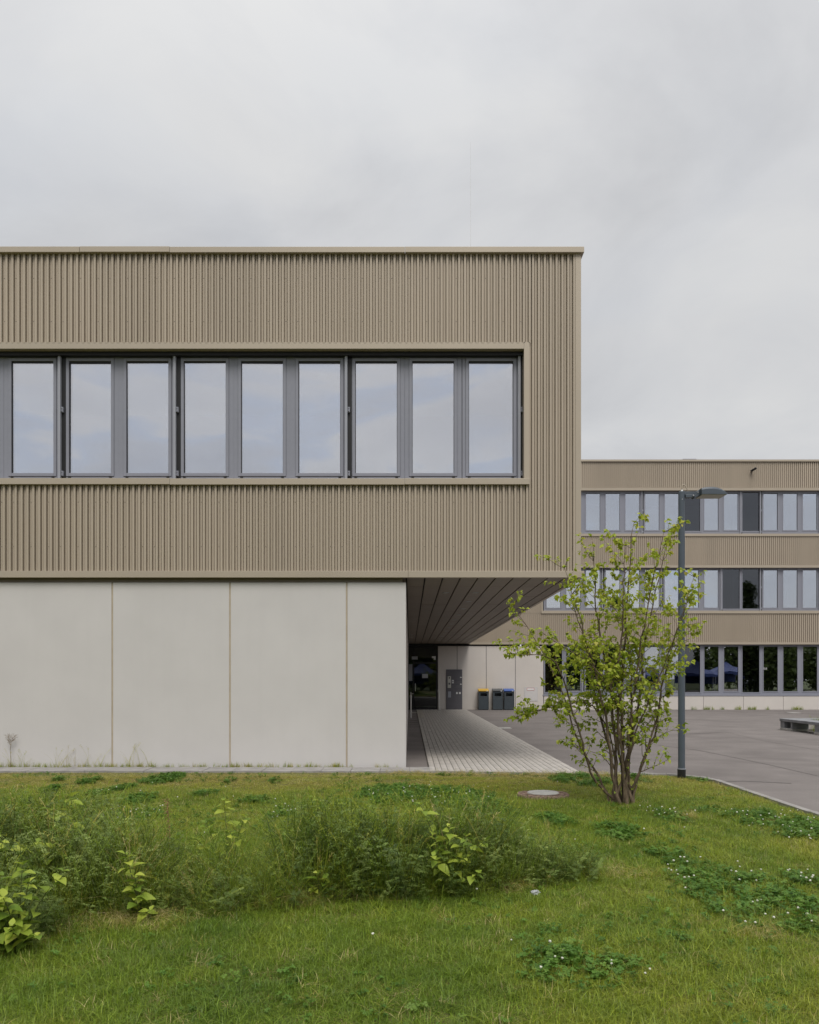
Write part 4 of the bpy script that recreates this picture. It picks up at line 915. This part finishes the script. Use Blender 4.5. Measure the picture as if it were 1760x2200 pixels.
def flower_mesh():
    b = MB(); b.tube([(0, 0, 0), (.004, .002, .06), (.006, .0, .095)], .0011, 4, False)
    bmx = bmesh.new(); bmesh.ops.create_icosphere(bmx, subdivisions=2, radius=.0105)
    for v in bmx.verts: v.co *= pr.uniform(.82, 1.2); v.co.z *= .85
    b.m = 1; b.add([(v.co.x + .006, v.co.y, v.co.z + .1) for v in bmx.verts], [tuple(q.index for q in f.verts) for f in bmx.faces]); bmx.free()
    return b.mesh('clover_flower', [MT['stem'], MT['flower']])
FX, FY = [], []
for i, f in FL.items():
    a, b, rx, ry = CLW[i]; n = int(f * min(38, 30 * rx * ry * 4 + 5))
    FX += list(a + rx * rng.uniform(-1, 1, n)); FY += list(b + ry * rng.uniform(-1, 1, n))
a, b = sample(45, -5, 4.5, 4.6, 12.5); FX += list(a); FY += list(b)
FX = np.array(FX); FY = np.array(FY); k = lawn_inside(FX, FY, .06) & (weed_h(FX, FY) < .2); FX, FY = FX[k], FY[k]; n = len(FX); sz = rng.uniform(.55, .85, n)
scatter('clover_flowers', [flower_mesh() for _ in range(3)], np.stack([FX, FY, lawn_z(FX, FY)], 1), np.stack([rng.normal(0, .2, n), rng.normal(0, .2, n), rng.uniform(0, 6.28, n)], 1), np.stack([sz] * 3, 1), rng.integers(0, 3, n), np.zeros(n), 'small white clover flower heads dotted over the lawn', 'flowers')

# ---- weed bed: vetch-like stems and long grass
def vetch_mesh(h):
    b = MB(); d = Vector((pr.gauss(0, .25), pr.gauss(0, .25), 1)).normalized(); p = Vector((0, 0, 0)); pts = [p]
    n = int(h / .045)
    for i in range(n): d = (d + Vector((pr.gauss(0, .2), pr.gauss(0, .17), pr.gauss(.06, .1)))).normalized(); p = p + d * h / n; pts.append(p)
    b.tube(pts, [.0018] * len(pts), 3, False)
    for i in range(1, len(pts)):
        if i < 2 and pr.random() < .5: continue
        for _ in range(pr.choice((1, 2))):
            a = pr.uniform(0, 6.283); ld = Vector((math.cos(a), math.sin(a), pr.uniform(.05, .8))).normalized(); ll = pr.uniform(.04, .075); sd_ = ld.cross(Vector((0, 0, 1))).normalized()
            for q in range(6):
                f = (q + 1) / 6; c = pts[i] + ld * ll * f + Vector((0, 0, -.02 * f * f))
                for s in (-1, 1):
                    e_ = (sd_ * s + ld * .45 + Vector((0, 0, pr.gauss(.1, .25)))).normalized(); s_ = .018 * (1 - .3 * f); wv = e_.cross(Vector((pr.gauss(0, .3), pr.gauss(0, .3), 1))).normalized() * .0032
                    b.add([c, c + e_ * s_ * .5 + wv, c + e_ * s_, c + e_ * s_ * .5 - wv], [(0, 1, 2, 3)])
    return blade_tones(b.mesh('vetch', MT['vetch']), 48)
def longgrass(n, h0, h1, heads=0):
    b = MB()
    for _ in range(n): a = pr.uniform(0, 6.283); r_ = .05 * pr.random(); blade(b, r_ * math.cos(a), r_ * math.sin(a), pr.uniform(h0, h1), pr.uniform(.003, .0052), pr.uniform(.15, 1.25), a + pr.gauss(0, .8), 6, 1.2)
    for _ in range(heads):
        a = pr.uniform(0, 6.283); le = pr.uniform(.15, .5); H = h1 * pr.uniform(1.0, 1.25); pts = [(le * H * t ** 2 * math.cos(a), le * H * t ** 2 * math.sin(a), H * (t - .15 * t * t)) for t in [i / 6 for i in range(7)]]
        b.tube(pts, .0012, 3, False)
        q = Vector(pts[-1])
        for j in range(14): c = Vector(pts[5]).lerp(q, j / 13); o_ = Vector((pr.gauss(0, .008), pr.gauss(0, .008), pr.gauss(.004, .006))); b.add([c, c + o_ + Vector((.002, 0, .003)), c + o_ * 2, c + o_ + Vector((-.002, 0, .003))], [(0, 1, 2, 3)])
    return blade_tones(b.mesh('longgrass', MT['grass']), 13)
vk = [vetch_mesh(h) for h in (.5, .5, .5, .5, .3, .3)]
lk = [longgrass(16, .22, .5, 0) for _ in range(3)] + [longgrass(9, .25, .5, 4) for _ in range(2)]
X, Y = sample(26000, -5.4, 1.7, 4.4, 7.2); H = weed_h(X, Y); k = (H > .1) & (rng.random(len(X)) < .25 + .6 * (fbm(X * 1.9, Y * 1.9, 51) > .46)) & frustum(X, Y, 1.2)
k &= rng.random(len(X)) < np.where((X > -1.95) & (X < -.95), .42, .75)
X, Y, H = X[k], Y[k], H[k]; n = len(X); print('weeds', n)
idx = rng.integers(0, 6, n); hh = np.where(idx < 4, .5, .3); s = np.clip(H * rng.uniform(.55, 1.3, n) / hh, .3, 1.35)
tv = np.clip(.38 + .55 * (fbm(X * 1.1, Y * 1.1, 61) - .4) + rng.normal(0, .2, n), 0, 1)
scatter('weed_bed', vk, np.stack([X, Y, lawn_z(X, Y) - .01], 1), np.stack([rng.normal(0, .22, n), rng.normal(0, .22, n), rng.uniform(0, 6.28, n)], 1), np.stack([np.clip(s, .8, 1.25)] * 2 + [s], 1), idx, tv, 'rank dark green bed of vetch-like weeds across the lawn', 'weeds')
X, Y = sample(20000, -5.4, 1.9, 4.3, 7.4); H = weed_h(X, Y); edge_ = np.clip(1 - np.abs(H - .15) / .2, 0, 1)
k = ((H > .06) & (rng.random(len(X)) < .30 + .25 * (np.abs(X + .6) < 1.3))) & frustum(X, Y, 1.2)
X, Y, H = X[k], Y[k], H[k]; n = len(X); print('long grass', n)
s = np.clip(H * rng.uniform(.6, 1.5, n) / .45, .25, 1.35)
scatter('long_grass', lk, np.stack([X, Y, lawn_z(X, Y) - .01], 1), np.stack([rng.normal(0, .15, n), rng.normal(0, .15, n), rng.uniform(0, 6.28, n)], 1), np.stack([np.clip(s, .7, 1.2)] * 2 + [s], 1), rng.integers(0, 5, n), np.clip(rng.normal(.34, .15, n) + np.where(rng.random(n) < .05, .5, 0), 0, 1), 'long arching grass growing through the weed bed', 'grass')
# dry thatch: heaps of mown straw along the foot of the weeds and on the lawn
dk = [tuft(26, .09, .03, .09, .0018, .003, 2.6) for _ in range(3)]
SP = [(-.72, 5.62, .10, 46), (-1.0, 5.62, .12, 40), (-.62, 5.75, .10, 30), (.62, 6.05, .16, 26), (.82, 6.0, .14, 20), (-2.1, 5.12, .5, 70), (-1.7, 5.2, .4, 60), (3.1, 9.1, .12, 26), (2.1, 4.9, .16, 22), (-1.3, 5.5, .1, 22), (1.75, 6.4, .22, 16)]
SP += [(-.15 + k * .42, 13.5 - max(0, k - 1) * .05, .22, 26) for k in range(9)]
DX, DY = [], []
for (a, b, r_, n) in SP: DX += list(rng.normal(a, r_ * .6, n)); DY += list(rng.normal(b, r_ * .3, n))
DX = np.array(DX); DY = np.array(DY); n = len(DX)
scatter('dry_thatch', dk, np.stack([DX, DY, lawn_z(DX, DY) + .01], 1), np.stack([rng.normal(0, .5, n), rng.normal(0, .5, n), rng.uniform(0, 6.28, n)], 1), np.stack([rng.uniform(.7, 1.2, n)] * 3, 1), rng.integers(0, 3, n), rng.uniform(.72, 1, n), 'brown dry cut grass lying at the foot of the weeds', 'dry grass')
# tufts growing in the joint between wall and edging slabs, and along the rear plinth
wk = [tuft(12, .035, .05, .14, .003, .0045, .9, 3) for _ in range(3)] + [longgrass(5, .2, .42, 2)]
WXs, WYs, Ws, Wt, Wi = [], [], [], [], []
for _ in range(330):
    x = random.uniform(-7.6, -.1)
    if vnoise(x * 1.4, 0.5, 77) + .25 * vnoise(x * 5, .5, 78) < .42 and random.random() < .8: continue
    WXs.append(x); WYs.append(14.475 + random.gauss(0, .014)); Ws.append(random.uniform(.35, 1.15)); Wt.append(random.uniform(.35, .82)); Wi.append(random.randrange(3))
for _ in range(17): x = random.choice((random.uniform(-7.4, -5.3), random.uniform(-6.4, -4.6))); WXs.append(x); WYs.append(14.45); Ws.append(random.uniform(.55, 1.15)); Wt.append(random.uniform(.55, .85)); Wi.append(3)
n = len(WXs); scatter('wall_tufts', wk, np.stack([WXs, WYs, [.02] * n], 1), np.stack([rng.normal(.1, .12, n), rng.normal(0, .12, n), rng.uniform(0, 6.28, n)], 1), np.stack([Ws] * 3, 1), Wi, Wt, 'grass tufts sprouting along the foot of the concrete wall', 'grass')
WXs, WYs, Ws, Wt, Wi = [], [], [], [], []
for px in (1117, 1120, 1141, 1150, 1490, 1517, 1520, 1524, 1534, 1555, 1585, 1590, 1612, 1617, 1620, 1624, 1650, 1706, 1713, 1716, 1722):
    for _ in range(4): WXs.append(xf(px, 42) + random.gauss(0, .05)); WYs.append(42.1 + random.uniform(-.05, 0)); Ws.append(random.uniform(1.0, 2.4)); Wt.append(random.uniform(.1, .6)); Wi.append(random.randrange(3))
n = len(WXs); scatter('plinth_weeds', wk, np.stack([WXs, WYs, [0] * n], 1), np.stack([rng.normal(.1, .15, n), rng.normal(0, .15, n), rng.uniform(0, 6.28, n)], 1), np.stack([Ws] * 3, 1), Wi, Wt, 'small weeds along the foot of the rear building plinth', 'weeds')
# grass bed inside the bench
X, Y = sample(900, BX + .6, BX1 - .1, BY0 + .6, BY1 - .6); n = len(X)
scatter('planter_grass', lk, np.stack([X, Y, np.zeros(n)], 1), np.stack([rng.normal(0, .1, n), rng.normal(0, .1, n), rng.uniform(0, 6.28, n)], 1), np.stack([rng.uniform(1, 1.6, n)] * 2 + [rng.uniform(.6, .95, n)], 1), rng.integers(0, 5, n), rng.uniform(.2, .55, n), 'grass bed growing inside the concrete bench frame', 'grass')

# ---- saplings with large pale leaves
MT['sapleaf'] = leafmat('sapling_leaf', [(0, (.18, .28, .035)), (.5, (.32, .41, .05)), (1, (.44, .49, .075))], trans=.38, jit=.06)
LM = []
for ln, wd_, fo, dr in ((.062, .044, .3, .35), (.07, .05, .25, .6), (.055, .042, .45, .25)):
    b = MB(); vs, fs = leaf_mesh('leaf', None, ln, wd_, fo, dr); b.add(vs, fs); LM.append(b.mesh('leaf', MT['sapleaf'], smooth=True))
rs = random.Random(33)
def sapling(loc, shoots, label, size=1.0, low=.25, gap=.05):
    t = empty('sapling', (loc[0], loc[1], .03), label, 'sapling', 'self-sown saplings in the weeds'); B = Vector((loc[0], loc[1], .03)); st = MB()
    for (dx, dy, dz) in shoots:
        tip = Vector((dx, dy, dz)); P = [Vector((rs.gauss(0, .02), rs.gauss(0, .02), 0)), tip * .35 + Vector((0, 0, .12 * dz)), tip * .75 + Vector((0, 0, .08 * dz)), tip]
        pts = [B + q for q in spline(P, 8)]; n = len(pts); st.tube(pts, [.0045 * (1 - .7 * i / n) for i in range(n)], 5, False)
        tot = tip.length; k = max(4, int(tot * (1 - low) / gap)); ph = rs.uniform(0, 6.28)
        for j in range(k + 1):
            f = low + (1 - low) * j / k; i = min(n - 2, int(f * (n - 1))); p = pts[i].lerp(pts[i + 1], f * (n - 1) - i); d = (pts[i + 1] - pts[i]).normalized()
            for s in ((0, math.pi) if j % 2 == 0 or j == k else (0,)):
                a = ph + j * 1.7 + s + rs.gauss(0, .3); out_ = Vector((math.cos(a), math.sin(a) - .25, .15 + rs.gauss(0, .25) + (.5 if j == k else 0)))
                m3 = frame_from((out_ + d * .3), Vector((0, 0, 1)), rs.gauss(0, .35))
                lo = bpy.data.objects.new('leaf', rs.choice(LM)); link(lo, t, p); lo.rotation_mode = 'QUATERNION'; lo.rotation_quaternion = m3.to_quaternion(); sc_2 = size * rs.uniform(.7, 1.2) * (.65 if j >= k - 1 else 1); lo.scale = (sc_2 * 1.25,) * 3
    st.build('stem', MT['stem'], t, smooth=True)
g_ = lambda: rs.gauss(0, .05)
sapling((-2.27, 4.75), [(-.12, -.1, .52), (.05, -.05, .5), (.12, -.12, .42), (-.2, -.15, .38), (.02, -.22, .36), (.1, -.28, .22), (-.12, -.3, .24), (.2, -.2, .14), (.24, .05, .44), (-.25, 0, .5), (.0, -.32, .14)], 'bushy sapling with the densest broad pale leaves, rooted at the weed bed front', 1.12, .12, .05)
sapling((-2.42, 5.95), [(-.02, -.05, .72), (.03, -.1, .5), (-.2, .0, .62)], 'tall slender sapling with leaf pairs rising above the darkest weeds', 1.15, .3, .055)
sapling((-2.46, 5.55), [(-.02, -.1, .48), (.1, -.12, .46), (-.14, -.1, .34), (-.3, -.05, .5)], 'spreading sapling between the bushy one and the tall one', 1.1, .25, .06)
sapling((-1.74, 5.3), [(-.06, -.12, .46), (.02, -.18, .34), (.03, -.2, .2), (.12, -.18, .12), (.0, -.15, .27)], 'drooping sapling with leaves down to the ground before long grass', 1.1, .1, .055)
sapling((-1.35, 6.1), [(-.03, 0, .66), (-.16, -.05, .5), (-.22, -.1, .4), (.12, 0, .54), (.02, -.1, .44)], 'three-pronged pale sapling standing amid the long grass', 1.0, .4, .05)
sapling((-.72, 6.5), [(-.06, 0, .62), (.1, 0, .56), (.16, -.05, .58)], 'dull sapling half veiled by grass at the weed mound', 1.0, .5, .06)
sapling((.28, 5.95), [(-.2, -.05, .66), (.0, -.15, .52), (-.1, -.2, .44), (.12, -.2, .46), (.26, -.15, .42), (.2, -.28, .22), (.08, -.25, .32), (-.12, -.28, .34)], 'broad leafy sapling in front of the dark weed mound', 1.05, .2, .055)
sapling((-.63, 5.72), [(.0, -.1, .24), (.06, -.08, .2), (-.04, -.1, .14)], 'knee-low sapling beside the brown straw heap', .95, .15, .045)
# ---- dry branched weed by the wall, dock seed stalk in the weeds, scrap of plastic
dw = empty('dry_weed', (xf(22, 14.42), 14.42, .02), 'dry branched weed stalk against the concrete wall', 'plant'); b = MB(); D0 = Vector(dw.location)
def br(p, d, ln, r_, dep):
    q = p + d.normalized() * ln; b.tube([p, (p + q) / 2 + Vector((rs.gauss(0, .01), 0, 0)), q], [r_, r_ * .8, r_ * .5], 4, False)
    if dep:
        for f in (.45, .7, 1.0):
            for _ in range(2): br(p.lerp(q, f), (d.normalized() * .7 + Vector((rs.gauss(0, .7), rs.gauss(0, .3), rs.gauss(.1, .3)))), ln * rs.uniform(.4, .65), r_ * .55, dep - 1)
br(D0, Vector((0, 0, 1)), .33, .006, 0); br(D0 + Vector((0, 0, .33)), Vector((.05, 0, 1)), .17, .005, 3)
b.build('stalk', MT['drystem'], dw)
dk_ = empty('dock_stalk', (xf(362, 6.45), 6.45, .03), 'reddish brown dock seed stalk rising from the long grass', 'plant'); D0 = Vector(dk_.location); b = MB(); b.tube([D0, D0 + Vector((.01, 0, .3)), D0 + Vector((-.01, 0, .62))], [.004, .003, .0015], 5, False); b.build('stalk', MT['dock'], dk_)
b = MB()
for _ in range(260):
    f = rs.uniform(.5, 1); c = D0 + Vector((-.01 * f, 0, .62 * f)) + Vector((rs.gauss(0, .014), rs.gauss(0, .014), rs.gauss(0, .01))); u = Vector((rs.gauss(0, 1), rs.gauss(0, 1), rs.gauss(0, 1))).normalized() * .004; v = u.cross(Vector((rs.gauss(0, 1), 1, rs.gauss(0, 1)))).normalized() * .004
    b.add([c - u, c + v, c + u, c - v], [(0, 1, 2, 3)])
tag(b.build('seed_head', MT['dock'], dk_), kind='stuff')
sx, sy = gp(1151, 1937); bmx = bmesh.new(); bmesh.ops.create_icosphere(bmx, subdivisions=3, radius=.035)
for v in bmx.verts: v.co *= rs.uniform(.6, 1.15); v.co.z *= .7
me = bpy.data.meshes.new('plastic_scrap'); bmx.to_mesh(me); bmx.free(); me.materials.append(MT['blind']); ps = bpy.data.objects.new('plastic_scrap', me); link(ps, None, (sx, sy, .06)); tag(ps, 'crumpled pale plastic scrap at the edge of the weeds', 'litter')
